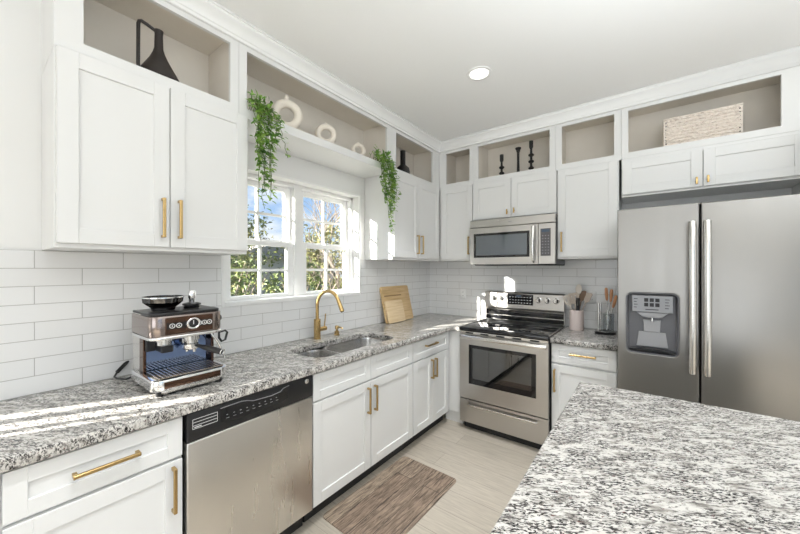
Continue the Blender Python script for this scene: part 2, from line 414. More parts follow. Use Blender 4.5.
# large rear and right windows
def bigwin(name, M, w, h, n):
    r = bpy.data.objects.new(name, None); COL.objects.link(r); r['kind'] = 'structure'; ORG[r] = Vector()
    b = MB()
    for q in ((0, .06, 0, h), (w-.06, w, 0, h), (0, w, 0, .06), (0, w, h-.06, h)): b.box(q[0], q[1], q[2], q[3], -.06, .02, .003, M=M)
    for i in range(1, n): b.box(w*i/n-.03, w*i/n+.03, .06, h-.06, -.06, .02, .003, M=M)
    b.build('frame', M_TRIM, r); g = MB(); g.box(.06, w-.06, .06, h-.06, -.03, -.026, M=M); g.build('pane', M_PANE, r, smooth=0)
bigwin('window_3', Matrix(((1, 0, 0, RX0), (0, 0, 1, YR-.05), (0, 1, 0, RZ0), (0, 0, 0, 1))), RX1-RX0, RZ1-RZ0, 3)
bigwin('window_4', Matrix(((0, 0, -1, XR+.05), (1, 0, 0, -5.9), (0, 1, 0, RZ0), (0, 0, 0, 1))), 3.2, RZ1-RZ0, 3)

b = MB(); b.box(-.15, XR+2, YR-9.0, YR-.16, 2.62, 2.74); struct(b.build('rear_sun_blocker', M_WALL, smooth=0))  # unseen slab added to keep direct sun out of the rear window

# crown moulding along the display cabinets
def crown(profile, name):
    t = bmesh.new()
    rows = []
    for d, z in profile:      # d: how far it stands out of the cabinet face
        x = .33+d; rows.append([t.verts.new(p) for p in ((0.0, -3.206-d, z), (x, -3.206-d, z), (x, -(.33+d), z), (2.93, -(.33+d), z))])
    for A, B in zip(rows, rows[1:]):
        for i in range(3): t.faces.new((A[i], A[i+1], B[i+1], B[i]))
    bmesh.ops.recalc_face_normals(t, faces=t.faces)
    b = MB(); b.merge(t); o = b.build(name, M_TRIM, smooth=30); struct(o)
    md = o.modifiers.new('thick', 'SOLIDIFY'); md.thickness = .004; md.offset = 0
crown([(.002, 2.700), (.010, 2.704), (.010, 2.718), (.016, 2.722), (.020, 2.735), (.034, 2.757), (.050, 2.768), (.054, 2.772), (.054, 2.782), (.062, 2.785), (.062, H-.001)], 'trim_1')

# ------------------------------------------------------------------ open display cabinets under the ceiling
NB, NT = 2.350, 2.6725
def cubby(axis, u0, u1, h0, h1, label, low=2.304, iu0=None, iu1=None, under=False):
    d = .33
    loc = (0, (u0+u1)/2, low) if axis == 'L' else ((u0+u1)/2, 0, low)
    r = thing('open_display_cabinet', label, 'display cabinet', loc, 'open display cabinets under the ceiling')
    M = frameM((0, 0, 0), axis)
    b = MB(); e = .0008
    for q in ((u0+e, h0, low, H-.004), (h1, u1-e, low, H-.004), (h0, h1, low, NB), (h0, h1, NT, H-.004)): b.box(*q, d-.02, d, M=M)
    b.build('face_frame', M_CAB, r, smooth=0)
    a0 = u0+.012 if iu0 is None else iu0; a1 = u1-.012 if iu1 is None else iu1
    b = MB()
    b.box(a0, a1, NB-.03 if not under else low+.012, NB, .002, d-.021, M=M)
    b.box(a0, a1, NB, 2.735, .002, .014, M=M)
    b.box(a0, a0+.012, NB, 2.735, .015, d-.021, M=M); b.box(a1-.012, a1, NB, 2.735, .015, d-.021, M=M)
    b.box(a0, a1, 2.736, 2.75, .002, d-.021, M=M)
    b.build('interior', M_GREIGE, r, smooth=0)
    if under:
        b = MB(); b.box(u0+.05, u1-.005, low-.0, low+.011, .002, d-.021, M=M); b.build('soffit_panel', M_CAB, r, smooth=0)
    return r
c1 = cubby('L', -3.206, -2.5025, -3.123, -2.548, 'open display shelf at far left holding the dark jug with the loop handle')
b = MB(); b.box(0, .309, -3.2058, -3.1935, 2.304, H-.004); b.build('end_panel', M_CAB, c1, smooth=0)
cubby('L', -2.5025, -1.1535, -2.457, -1.2165, 'long open display shelf above the window holding three cream ring vases', low=2.297, under=True)
cubby('L', -1.1535, -.331, -1.0907, -.4648, 'open display shelf beside the corner holding the squat black bottle vase', iu1=-.352)
cubby('B', .331, .728, .4126, .6824, 'small empty open shelf on the range wall next to the corner', iu0=.352)
cubby('B', .728, 1.487, .774, 1.4387, 'open display shelf above the microwave holding three black candlesticks')
cubby('B', 1.487, 1.958, 1.5353, 1.9124, 'empty open shelf between the candlestick shelf and the basket shelf')
cubby('B', 1.958, 2.93, 2.003, 2.79, 'wide open shelf above the refrigerator holding a pale woven basket')

# ------------------------------------------------------------------ wall cabinets
def carcass(axis, u0, u1, z0, z1, d, parent, m=M_CAB):
    M = frameM((0, 0, 0), axis); b = MB(); b.box(u0, u1, z0, z1, .003, d, .001, M=M); return b.build('carcass', m, parent)
def wall_cab(axis, u0, u1, z0, z1, doors, label, pulls=(), knobs=(), dz=None):
    loc = (0, (u0+u1)/2, z0) if axis == 'L' else ((u0+u1)/2, 0, z0)
    r = thing('wall_cabinet', label, 'cabinet', loc, 'white wall cabinets')
    carcass(axis, u0+.001, u1-.001, z0, z1, .33, r)
    ds = [shaker('door', axis, .331, a, c, dz[0], dz[1], r) for a, c in doors]
    for i, u, v0, v1 in pulls: pull(axis, .351, u, v0, v1, ds[i])
    for i, u, v in knobs: tknob(axis, .351, u, v, ds[i])
    return r
ZB = 1.5365
w = wall_cab('L', -3.206, -2.457, ZB, 2.303, [(-3.199, -2.8355), (-2.8315, -2.464)], 'tall white two-door wall cabinet above the coffee machine',
         [(0, -2.864, 1.597, 1.777), (1, -2.798, 1.597, 1.777)], dz=(1.555, 2.298))
w = wall_cab('L', -1.150, -.335, ZB, 2.303, [(-1.143, -.7575), (-.7535, -.366)], 'white two-door wall cabinet between the window and the corner',
         [(0, -.790, 1.595, 1.775), (1, -.716, 1.595, 1.775)], dz=(1.555, 2.298))
w = wall_cab('B', .335, .724, ZB, 2.303, [(.364, .720)], 'single-door white wall cabinet left of the microwave', [(0, .688, 1.597, 1.777)], dz=(1.555, 2.298))
w = wall_cab('B', .726, 1.500, 1.925, 2.303, [(.730, 1.1055), (1.1105, 1.496)], 'short white two-door cabinet directly above the microwave', (), [(0, 1.076, 1.985), (1, 1.140, 1.992)], dz=(1.937, 2.298))
w = wall_cab('B', 1.502, 1.945, ZB, 2.303, [(1.507, 1.937)], 'single-door white wall cabinet between microwave and refrigerator', [(0, 1.540, 1.597, 1.765)], dz=(1.555, 2.298))
w = wall_cab('B', 1.960, 2.905, 2.008, 2.303, [(1.966, 2.4235), (2.4285, 2.900)], 'short wide white two-door cabinet above the refrigerator', (), [(0, 2.392, 2.062), (1, 2.450, 2.066)], dz=(2.024, 2.276))
b = MB(); b.box(2.908, 2.930, -.66, -.004, 0, 2.302, .001)
tag(b.build('refrigerator_end_panel', M_CAB), 'tall white end panel standing against the right side of the refrigerator', 'panel')

# ------------------------------------------------------------------ base cabinets
XF = .610
def base_cab(axis, u0, u1, label, drawers, doors, dpulls=(), pulls=(), sink=False, zd=(.709, .862), zo=(.115, .697)):
    loc = (0, (u0+u1)/2, 0) if axis == 'L' else ((u0+u1)/2, 0, 0)
    r = thing('base_cabinet', label, 'cabinet', loc, 'white base cabinets under the granite')
    M = frameM((0, 0, 0), axis)
    b = MB()
    if not sink: b.box(u0+.001, u1-.001, .10, .873, .004, XF-.001, .001, M=M)
    else:
        for q in ((u0+.001, u0+.019, .10, .873, .004, XF-.001), (u1-.019, u1-.001, .10, .873, .004, XF-.001), (u0+.02, u1-.02, .10, .118, .004, XF-.001), (u0+.02, u1-.02, .119, .873, .004, .012), (u0+.02, u1-.02, .119, .873, XF-.02, XF-.001)): b.box(*q, M=M)
    b.build('carcass', M_CAB, r)
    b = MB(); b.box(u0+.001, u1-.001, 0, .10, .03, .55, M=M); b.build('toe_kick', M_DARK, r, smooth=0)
    dr = [shaker('drawer', axis, XF, a, c, zd[0], zd[1], r, .05) for a, c in drawers]
    do = [shaker('door', axis, XF, a, c, zo[0], zo[1], r) for a, c in doors]
    for i, v, a, c in dpulls: pull(axis, XF+.02, v, a, c, dr[i], True)
    for i, u, a, c in pulls: pull(axis, XF+.02, u, a, c, do[i])
    return r
base_cab('L', -3.74, -3.348, 'white base cabinet at the near left end, just inside the frame', [(-3.735, -3.352)], [(-3.735, -3.352)], [(0, .786, -3.63, -3.46)], [(0, -3.40, .50, .675)])
base_cab('L', -3.346, -2.876, 'white base cabinet with drawer and door left of the dishwasher', [(-3.341, -2.881)], [(-3.341, -2.881)], [(0, .787, -3.198, -3.022)], [(0, -2.914, .503, .678)])
base_cab('L', -2.240, -1.260, 'wide white sink cabinet with two doors right of the dishwasher', [(-2.236, -1.7590), (-1.7545, -1.263)], [(-2.236, -1.7590), (-1.7545, -1.263)], (), [(0, -1.790, .49, .662), (1, -1.722, .49, .662)], sink=True)
base_cab('L', -1.258, -.640, 'white base cabinet with one drawer and two doors beside the range corner', [(-1.254, -.672)], [(-1.254, -.957), (-.953, -.672)], [(0, .806, -1.085, -.905)], [(0, -.985, .508, .672), (1, -.925, .508, .672)])
b = MB(); b.box(.60, .746, -.626, -.606, 0.105, .873, .001); b.box(.56, .742, -.60, -.58, 0, .104)
tag(b.build('filler_panel', M_CAB), 'narrow white filler panel between the corner cabinet and the range', 'panel')
base_cab('B', 1.515, 1.951, 'white base cabinet with drawer and door between range and refrigerator', [(1.519, 1.947)], [(1.519, 1.947)], [(0, .803, 1.648, 1.822)], [(0, 1.543, .497, .672)], zd=(.722, .868), zo=(.115, .708))

# ------------------------------------------------------------------ countertops
def rrect(x0, x1, y0, y1, r, n=6):
    p = []
    for cx, cy, a in ((x1-r, y1-r, 0), (x0+r, y1-r, 90), (x0+r, y0+r, 180), (x1-r, y0+r, 270)):
        for i in range(n+1):
            t = math.radians(a+90*i/n); p.append((cx+r*math.cos(t), cy+r*math.sin(t)))
    return p
def slab(name, outer, holes, z0, z1, bev=.004):
    cu = bpy.data.curves.new('slab', 'CURVE'); cu.dimensions = '2D'; cu.fill_mode = 'BOTH'
    cu.extrude = (z1-z0)/2-bev; cu.bevel_depth = bev; cu.bevel_resolution = 2; cu.offset = -bev
    for poly in [outer]+holes:
        sp = cu.splines.new('POLY'); sp.points.add(len(poly)-1); sp.use_cyclic_u = True
        for p_, q in zip(sp.points, poly): p_.co = (q[0], q[1], 0, 1)
    o = bpy.data.objects.new('tmp', cu); COL.objects.link(o)
    dg = bpy.context.evaluated_depsgraph_get(); me = bpy.data.meshes.new_from_object(o.evaluated_get(dg)); me.name = name
    bpy.data.objects.remove(o)
    me.transform(Matrix.Translation((0, 0, (z0+z1)/2))); me.materials.clear(); me.materials.append(M_GRAN)
    o = bpy.data.objects.new(name, me); COL.objects.link(o); return o
SX0, SX1, SY0, SY1 = .205, .548, -2.135, -1.355
hole = rrect(SX0, SX1, SY0, SY1, .085)
o = slab('granite_countertop', [(.0095, -3.76), (.655, -3.76), (.655, -.655), (.747, -.655), (.747, -.0095), (.0095, -.0095)], [hole], .874, .914)
tag(o, 'long speckled granite worktop under the window, running from left edge to range', 'countertop')
o = slab('granite_countertop', [(1.514, -.655), (1.957, -.655), (1.957, -.0095), (1.514, -.0095)], [], .874, .914)
tag(o, 'small speckled granite worktop between range and refrigerator', 'countertop')
isl = thing('kitchen_island', 'granite-topped island in the right foreground', 'island', (2.4, -2.3, 0))
IX0, IX1, IY0, IY1 = 1.860, 3.02, -3.12, -1.622
o = slab('worktop', [(IX0, IY0), (IX1, IY0), (IX1, IY1), (IX0, IY1)], [], .874, .914); o.parent = isl; o.location = -Vector((2.4, -2.3, 0)); ORG[o] = Vector((2.4, -2.3, 0))
b = MB(); b.box(IX0+.035, IX1-.3, IY0+.035, IY1-.035, .1, .873, .001); b.box(IX0+.09, IX1-.35, IY0+.09, IY1-.09, 0, .1); b.build('body', M_CAB, isl)
for i in range(3):
    y0 = IY0+.045+i*.47; bb = MB(); Mx = Matrix(((0, 0, -1, IX0+.035), (-1, 0, 0, y0+.46), (0, 1, 0, 0), (0, 0, 0, 1)))
    for q in ((0, .06, .115, .862), (.40, .46, .115, .862), (.06, .40, .115, .175), (.06, .40, .80, .862)): bb.box(*q, 0, .018, .0014, M=Mx)
    bb.box(.05, .41, .15, .82, 0, .009, M=Mx); bb.build('side_panel', M_CAB, isl)

# sink: two bowls under one cut-out
M_SINK = mat('sink_steel', (.62, .61, .595), .24, 1)
sk = thing('kitchen_sink', 'stainless double-bowl sink set into the granite below the window', 'sink', (.38, -1.74, .68))
DIV = -1.862
def bowl(y0, y1, depth):
    t = bmesh.new(); rings = []
    top = .8725
    for ins, z, r in ((-.012, top, .09), (0.0, top-.001, .085), (.004, top-.02, .08), (.012, top-depth+.05, .07), (.03, top-depth+.012, .055), (.055, top-depth, .04)):
        rings.append([t.verts.new((x, y, z)) for x, y in rrect(SX0-.008+ins, SX1+.008-ins, y0+ins, y1-ins, r)])
    for A, B in zip(rings, rings[1:]):
        n = len(A)
        for i in range(n): t.faces.new((A[i], A[(i+1) % n], B[(i+1) % n], B[i]))
    t.faces.new(rings[-1]); bmesh.ops.recalc_face_normals(t, faces=t.faces)
    bmesh.ops.reverse_faces(t, faces=t.faces)
    b = MB(); b.merge(t); o = b.build('bowl', M_SINK, sk)
    md = o.modifiers.new('thick', 'SOLIDIFY'); md.thickness = .0012
    b = MB(); yc = (y0+y1)/2; b.lathe([(.0, .003), (.02, .003), (.022, .006), (.042, .005), (.045, .0)], (.36, yc, top-depth), 24); b.build('drain', M_CHROME, sk)
bowl(SY0-.008, DIV-.014, .19); bowl(DIV+.014, SY1+.008, .20)

# ------------------------------------------------------------------ dishwasher
dw = thing('dishwasher', 'stainless dishwasher with black control panel under the granite', 'dishwasher', (.3, -2.556, 0))
D0, D1 = -2.868, -2.246
b = MB(); b.box(.03, .60, D0+.004, D1-.004, .10, .868); b.box(.03, .56, D0+.01, D1-.01, 0, .10); b.build('body', M_DARK, dw, smooth=0)
b = MB(); b.box(.601, .638, D0, D1, .115, .747, .006, 3, edges=lambda c, d: c.x > .63); dd = b.build('door', M_STEEL, dw)
# control panel with a scooped grip in the top edge
def dwpanel():
    t = bmesh.new(); M = frameM((.601, 0, 0), 'L')
    b = MB(); b.box(D0, D1, .750, .866, 0, .040, .005, 2, M=M)
    return b
cp = dwpanel().build('control_panel', M_BLACK, dw)
M = frameM((.641, 0, 0), 'L')
b = MB(); pts = []
ya, yb = -2.738, -2.405
prof = [(ya, .842), (-2.70, .846), (-2.62, .842), (-2.60, .832), (-2.50, .826), (-2.44, .832), (-2.43, .846), (yb, .849), (yb, .792), (-2.45, .778), (-2.68, .778), (ya, .792)]
b.prism(prof, 0, .0015, M=M); b.build('button_strip', M_GLASSBLK, cp)
b = MB(); b.tube([M @ Vector((y, z, .003)) for y, z in ((-2.74, .850), (-2.65, .852), (-2.62, .846), (-2.59, .836), (-2.50, .831), (-2.45, .836), (-2.435, .848), (-2.40, .853))], .0016, 6); b.build('grip_edge', M_GREYP, cp)
b = MB()
for k in range(9): b.box(-2.715+.03*k, -2.702+.03*k, .798, .800, 0, .002, M=M); 
for k in range(9): b.box(-2.715+.03*k, -2.708+.03*k, .812, .815, 0, .002, M=M)
b.build('button_legend', M_GREYP, cp)
b = MB()
for z in (.8, .813, .826, .839): b.box(-2.848, -2.752, z-.0009, z+.0009, 0, .001, M=M)
for y in (-2.848, -2.752): b.box(y-.0008, y+.0008, .8, .839, 0, .001, M=M)
b.box(-2.842, -2.815, .804, .8075, 0, .001, M=M)
b.build('legend_block', M_LIGHTMARK, cp)
b = MB(); b.lathe([(0, .002), (.011, .002), (.0125, .001), (.0125, 0)], (-2.288, .842, 0), 24, M=M); b.build('round_badge', M_SATIN, cp)
b = MB(); b.torus(.0075, .0008, M @ Vector((-2.288, .842, .0025)), M=M.to_3x3().to_4x4(), seg=24, rs=6); b.build('badge_ring', M_GREYP, cp)

# ------------------------------------------------------------------ range
RG0, RG1 = .7510, 1.5105; RYF = -.655
rg = thing('kitchen_range', 'stainless freestanding electric range with black glass cooktop', 'range', (1.131, -.35, 0))
b = MB(); b.box(RG0+.002, RG1-.002, RYF, -.03, .055, .895); b.box(RG0+.02, RG1-.02, RYF+.03, -.06, .0, .056); b.build('body', M_DARK, rg, smooth=0)
b = MB(); b.box(RG0, RG1, RYF-.035, -.065, .893, .926, .006, 2); cooktop = b.build('cooktop', M_GLASSBLK, rg)
for x0, x1 in ((RG0-.001, RG0+.008), (RG1-.008, RG1+.001)):
    b = MB(); b.box(x0, x1, RYF-.01, -.07, .9245, .929, .001); b.build('side_trim', M_SATIN, cooktop)
for x, y, r in ((.94, -.50, .10), (1.33, -.50, .085), (.94, -.22, .075), (1.33, -.22, .10)):
    b = MB(); b.torus(r, .0012, (x, y, .9262), seg=48, rs=4, ry=.3); b.build('burner_ring', M_GREYP, cooktop)
# oven door
MR = frameM((0, RYF, 0), 'B')
od = MB(); 
ox0, ox1, oz0, oz1 = .842, 1.418, .425, .775
for q in ((RG0+.003, ox0, .288, .872), (ox1, RG1-.003, .288, .872), (ox0, ox1, .288, oz0), (ox0, ox1, oz1, .872)): od.box(*q, 0, .034, M=MR)
odo = od.build('oven_door', M_STEELH, rg, smooth=0)
b = MB()
for q in ((ox0, ox0+.035, oz0, oz1), (ox1-.035, ox1, oz0, oz1), (ox0+.035, ox1-.035, oz0, oz0+.05), (ox0+.035, ox1-.035, oz1-.03, oz1)): b.box(*q, .028, .0355, .001, M=MR)
b.build('window_border', M_GLASSBLK, odo, smooth=0)
b = MB(); b.box(ox0+.035, ox1-.035, oz0+.05, oz1-.03, .03, .034, M=MR); b.build('window_glass', M_SMOKE, odo, smooth=0)
b = MB(); M2 = MR
b.box(ox0, ox1, oz0, oz1, .0005, .002, M=MR)
b.build('oven_cavity', M_OVENIN, odo, smooth=0)
b = MB()
for z in (.50, .58, .66):
    b.tube([MR @ Vector((x, z, .010)) for x in (ox0+.03, ox1-.03)], .0025, 6)
for k in range(9): b.tube([MR @ Vector((ox0+.06+k*.055, z, .008)) for z in (.49, .70)], .0012, 5)
b.build('oven_rack', M_CHROME, odo)
# handle: wide bowed bar right under the cooktop
b = MB(); P = []
for i in range(15):
    t = i/14; P.append((RG0+.012+t*(RG1-RG0-.024), RYF-.034-.030*math.sin(PI*t)**.6-.012, .842+.004*math.sin(PI*t)))
t_ = bmesh.new(); rows = []
for p in P:
    x, y, z = p; rows.append([t_.verts.new((x, y+dy, z+dz)) for dy, dz in ((.010, .020), (-.006, .018), (-.012, .006), (-.012, -.008), (-.004, -.018), (.012, -.018))])
for A, B in zip(rows, rows[1:]):
    for k in range(6): t_.faces.new((A[k], A[(k+1) % 6], B[(k+1) % 6], B[k]))
t_.faces.new(rows[0]); t_.faces.new(rows[-1][::-1]); bmesh.ops.recalc_face_normals(t_, faces=t_.faces)
b.merge(t_)
for x in (RG0+.012, RG1-.042): b.box(x, x+.03, RYF-.046, RYF-.03, .826, .862, .003)
b.build('handle', M_SATIN, odo, smooth=50)
for k in range(5):
    b = MB(); b.box(RG0+.06+k*.14, RG0+.13+k*.14, .874, .884, .001, .034, M=MR); b.build('vent_slot', M_DARK, odo, smooth=0)
b = MB(); b.box(RG0+.003, RG1-.003, .872, .892, 0, .028, .002, M=MR); b.build('vent_trim', M_SATIN, rg)
# drawer with a recessed grip
b = MB(); dz0, dz1 = .075, .279; gx0, gx1, gz0, gz1 = .835, 1.428, .228, .258
for q in ((RG0+.003, gx0, dz0, dz1), (gx1, RG1-.003, dz0, dz1), (gx0, gx1, dz0, gz0), (gx0, gx1, gz1, dz1)): b.box(*q, 0, .034, M=MR)
b.box(gx0, gx1, gz0, gz1, 0, .004, M=MR)
dr = b.build('drawer', M_STEELH, rg, smooth=0)
b = MB(); b.box(gx0, gx1, gz0-.004, gz0+.012, .012, .046, .003, M=MR); b.build('grip_lip', M_SATIN, dr)
# backguard
b = MB(); MBk = frameM((0, -.03, 0), 'B')
b.prism([(-.03, .93), (-.075, .93), (-.075, 1.035), (-.098, 1.06), (-.098, 1.205), (-.085, 1.219), (-.03, 1.219)], RG0, RG1, M=Matrix(((0, 0, 1, 0), (1, 0, 0, 0), (0, 1, 0, 0), (0, 0, 0, 1))))
bgd = b.build('backguard', M_STEELH, rg, smooth=0)
b = MB(); b.box(RG0+.004, RG1-.004, -.0765, -.074, .932, 1.033); b.build('lower_panel', M_GLASSBLK, bgd, smooth=0)
b = MB(); b.box(RG0, RG1, -.080, -.074, .972, .980, .002); b.build('panel_rib', M_SATIN, bgd)
b = MB(); b.box(.992, 1.240, -.1, -.097, 1.096, 1.200, .001); dsp = b.build('display', M_GLASSBLK, bgd, smooth=0)
b = MB()
for r in range(3):
    b = MB()
    for k in range(8): b.box(1.01+.028*k, 1.024+.028*k, -.1008, -.1, 1.112+.028*r, 1.118+.028*r)
    b.build('display_legend', M_LIGHTMARK, dsp, smooth=0)
b = MB(); b.box(1.075, 1.125, -.1009, -.1, 1.172, 1.19); b.build('clock_digits', M_BLUE, dsp, smooth=0)
b = MB(); b.box(1.085, 1.145, -.0988, -.0978, 1.078, 1.084); b.build('small_badge', M_GREYP, bgd, smooth=0)
for x in (.842, .922, 1.287, 1.366, 1.445):
    b = MB(); Mk = frameM((x, -.098, 1.152), 'B')
    b.lathe([(.027, 0), (.028, .004), (.024, .006)], (0, 0, 0), 24, M=Mk); kn = b.build('knob', M_CHROME, bgd)
    b = MB(); b.lathe([(0, .024), (.019, .024), (.021, .021), (.022, .005)], (0, 0, 0), 24, M=Mk); b.box(-.005, .005, -.021, .021, .022, .034, .002, M=Mk); b.build('knob_cap', M_SATIN, kn)
    b = MB(); b.box(.007, .021, -.016, .016, .023, .0275, .002, M=Mk); b.build('knob_shade', M_BLACK, kn)

# ------------------------------------------------------------------ microwave
mw = thing('microwave_oven', 'stainless over-the-range microwave with black keypad', 'microwave', (1.125, 0, 1.489))
MX0, MX1, MY = .726, 1.502, -.385
b = MB(); b.box(MX0, MX1, MY, -.0095, 1.492, 1.921); b.build('body', M_BLACK, mw, smooth=0)
MM = frameM((0, MY, 0), 'B')
b = MB(); b.box(MX0, MX1, 1.850, 1.922, 0, .030, .003, M=MM); vt = b.build('vent_panel', M_STEELH, mw)
b = MB(); b.box(1.105, 1.135, 1.884, 1.889, .030, .0305, M=MM); b.build('small_badge', M_GREYP, vt, smooth=0)
b = MB(); vx0, vx1, vz0, vz1 = .766, 1.292, 1.560, 1.792; DX1 = 1.362
for q in ((MX0, vx0, 1.495, 1.845), (vx1, DX1, 1.495, 1.845), (vx0, vx1, 1.495, vz0), (vx0, vx1, vz1, 1.845)): b.box(*q, 0, .029, M=MM)
md_ = b.build('door', M_STEELH, mw, smooth=0)
b = MB()
for q in ((vx0, vx0+.022, vz0, vz1), (vx1-.022, vx1, vz0, vz1), (vx0+.022, vx1-.022, vz0, vz0+.022), (vx0+.022, vx1-.022, vz1-.022, vz1)): b.box(*q, .02, .030, .001, M=MM)
b.build('window_border', M_GLASSBLK, md_, smooth=0)
b = MB(); b.box(vx0+.022, vx1-.022, vz0+.022, vz1-.022, .018, .027, M=MM); b.build('window_glass', mat('grey_mirror_glass', (.09, .105, .12), .03, 0, 1.0), md_, smooth=0)
b = MB(); b.tube([MM @ Vector((1.328, z, n)) for z, n in ((1.515, .03), (1.525, .055), (1.60, .066), (1.68, .068), (1.76, .064), (1.822, .055), (1.832, .03))], [.012, .013, .014, .014, .014, .013, .012], 12); b.build('handle', M_SATIN, md_)
b = MB(); b.box(DX1+.004, MX1, 1.495, 1.845, 0, .029, .002, M=MM); kp = b.build('control_side', M_STEELH, mw)
b = MB(); b.box(1.384, 1.466, 1.565, 1.800, .0285, .031, .001, M=MM); pad = b.build('keypad', mat('keypad_grey', (.085, .08, .085), .3), kp, smooth=0)
b = MB(); b.box(1.394, 1.456, 1.770, 1.792, .031, .0318, M=MM); b.build('display', M_BLUE, pad, smooth=0)
b = MB()
for r in range(7):
    for c in range(3): b.lathe([(0, .0008), (.0045, .0008), (.0045, 0)], (1.402+c*.023, 1.588+r*.025, .031), 10, M=MM)
b.build('key_legend', M_GREYP, pad, smooth=0)
b = MB(); b.box(MX0+.03, MX1+.0, MY+.02, -.03, 1.484, 1.4925); b.build('underside', M_DARK, mw, smooth=0)

# ------------------------------------------------------------------ refrigerator
fr = thing('refrigerator', 'side-by-side stainless refrigerator with dispenser in its left door', 'refrigerator', (2.42, -.4, 0))
F0, F1, FM, FYD, FZ = 1.962, 2.868, 2.3675, -.745, 1.845
b = MB(); b.box(F0+.004, F1-.004, FYD+.01, -.05, .06, FZ-.012, .004); b.box(F0+.03, F1-.03, FYD+.06, -.1, 0, .06); b.build('body', mat('fridge_grey_side', (.23, .23, .23), .45), fr)
MF = frameM((0, FYD, 0), 'B')
ux0, ux1, uz0, uz1 = 2.012, 2.273, .915, 1.300
def rdoor(x0, x1, hole=None):
    b = MB(); T = .057
    if hole is None: b.box(x0, x1, .07, FZ, 0, T, .010, 3, M=MF, edges=lambda c, d: c.z > T-.005); return b
    hx0, hx1, hz0, hz1 = hole
    # front skin with a rounded cut-out, made from a filled curve
    cu = bpy.data.curves.new('skin', 'CURVE'); cu.dimensions = '2D'; cu.fill_mode = 'BOTH'; cu.extrude = T/2-.006; cu.bevel_depth = .006; cu.bevel_resolution = 2; cu.offset = -.006
    for poly in ([(x0, .07), (x1, .07), (x1, FZ), (x0, FZ)], rrect(hx0, hx1, hz0, hz1, .03)):
        sp = cu.splines.new('POLY'); sp.points.add(len(poly)-1); sp.use_cyclic_u = True
        for p_, q in zip(sp.points, poly): p_.co = (q[0], q[1], 0, 1)
    o = bpy.data.objects.new('tmp', cu); COL.objects.link(o); dg = bpy.context.evaluated_depsgraph_get(); me = bpy.data.meshes.new_from_object(o.evaluated_get(dg)); bpy.data.objects.remove(o)
    t = bmesh.new(); t.from_mesh(me); bmesh.ops.translate(t, vec=(0, 0, T/2), verts=t.verts); b.merge(t, MF); return b
fd = rdoor(F0, FM-.004, (ux0, ux1, uz0, uz1)).build('freezer_door', M_FRIDGE, fr)
rd = rdoor(FM+.004, F1).build('door', M_FRIDGE, fr)
# dispenser pocket
dsr = MB(); t = bmesh.new(); rings = []
for ins, n, r in ((-.002, .058, .032), (.003, .0585, .03), (.006, .052, .028), (.012, .008, .02)):
    rings.append([t.verts.new((x, y, n)) for x, y in rrect(ux0+ins, ux1-ins, uz0+ins, uz1-ins, r)])
for A, B in zip(rings, rings[1:]):
    n_ = len(A)
    for i in range(n_): t.faces.new((A[i], A[(i+1) % n_], B[(i+1) % n_], B[i]))
t.faces.new(rings[-1]); bmesh.ops.recalc_face_normals(t, faces=t.faces)
dsr.merge(t, MF); dp = dsr.build('dispenser', mat('dispenser_grey', (.13, .13, .14), .32), fd)
b = MB(); b.prism([(2.040, 1.178), (2.248, 1.178), (2.248, 1.286), (2.040, 1.286)], .02, .054, M=MF, bev=.003); pc = b.build('control_panel', mat('dispenser_panel', (.22, .22, .225), .3, .4), dp)
b = MB()
for r in range(2):
    for c in range(3): b.box(2.104+.028*c, 2.125+.028*c, 1.215+.03*r, 1.238+.03*r, .054, .0555, .001, M=MF)
b.build('panel_button', M_DARK, pc, smooth=0)
b = MB()
for r in range(4):
    b.box(2.050, 2.066+.004*(r % 2), 1.206+.018*r, 1.210+.018*r, .054, .0548, M=MF)
b.build('panel_legend', M_DARK, pc, smooth=0); b = MB()
for r in range(4): b.box(2.208, 2.226+.004*(r % 2), 1.206+.018*r, 1.210+.018*r, .054, .0548, M=MF)
b.build('panel_legend', M_DARK, pc, smooth=0)
b = MB(); b.box(2.110, 2.176, 1.194, 1.199, .054, .0548, M=MF); b.build('panel_legend', M_DARK, pc, smooth=0)
b = MB(); b.prism([(2.064, 1.177), (2.224, 1.177), (2.196, 1.150), (2.160, 1.144), (2.128, 1.144), (2.092, 1.150)], .016, .050, M=MF, bev=.003); b.build('spout_hood', M_GREYP, dp)
b = MB(); b.lathe([(.006, 0), (.006, .03), (.009, .034)], tuple(MF @ Vector((2.144, 1.118, .034))), 14); b.build('water_nozzle', M_CHROME, dp)
b = MB(); b.prism([(2.098, 1.13), (2.190, 1.13), (2.186, 1.05), (2.102, 1.05)], .010, .020, M=MF, bev=.003); b.prism([(2.075, 1.05), (2.213, 1.05), (2.225, .955), (2.063, .955)], .009, .014, M=MF, bev=.002); b.build('paddle', mat('paddle_grey', (.34, .34, .35), .3), dp)
b = MB(); b.prism([(2.026, .930), (2.259, .930), (2.259, .940), (2.20, .950), (2.085, .950), (2.026, .940)], .010, .056, M=MF, bev=.003); b.build('drip_tray', M_BLACK, dp)
for x, par in ((2.330, fd), (2.395, rd)):
    b = MB()
    b.tube([MF @ Vector((x, z, n)) for z, n in ((.842, .095), (.90, .106), (1.05, .112), (1.30, .114), (1.52, .112), (1.67, .106), (1.731, .095))], [.0185]*7, 14)
    for z in (.862, 1.711): b.cyl(MF @ Vector((x, z, .055)), MF @ Vector((x, z, .10)), .014, 14)
    b.build('handle', M_SATIN, par)
b = MB(); b.box(FM-.03, FM+.03, FYD+.0, FYD+.05, FZ-.01, FZ+.006, .003); b.build('hinge_cover', M_GREYP, fr)

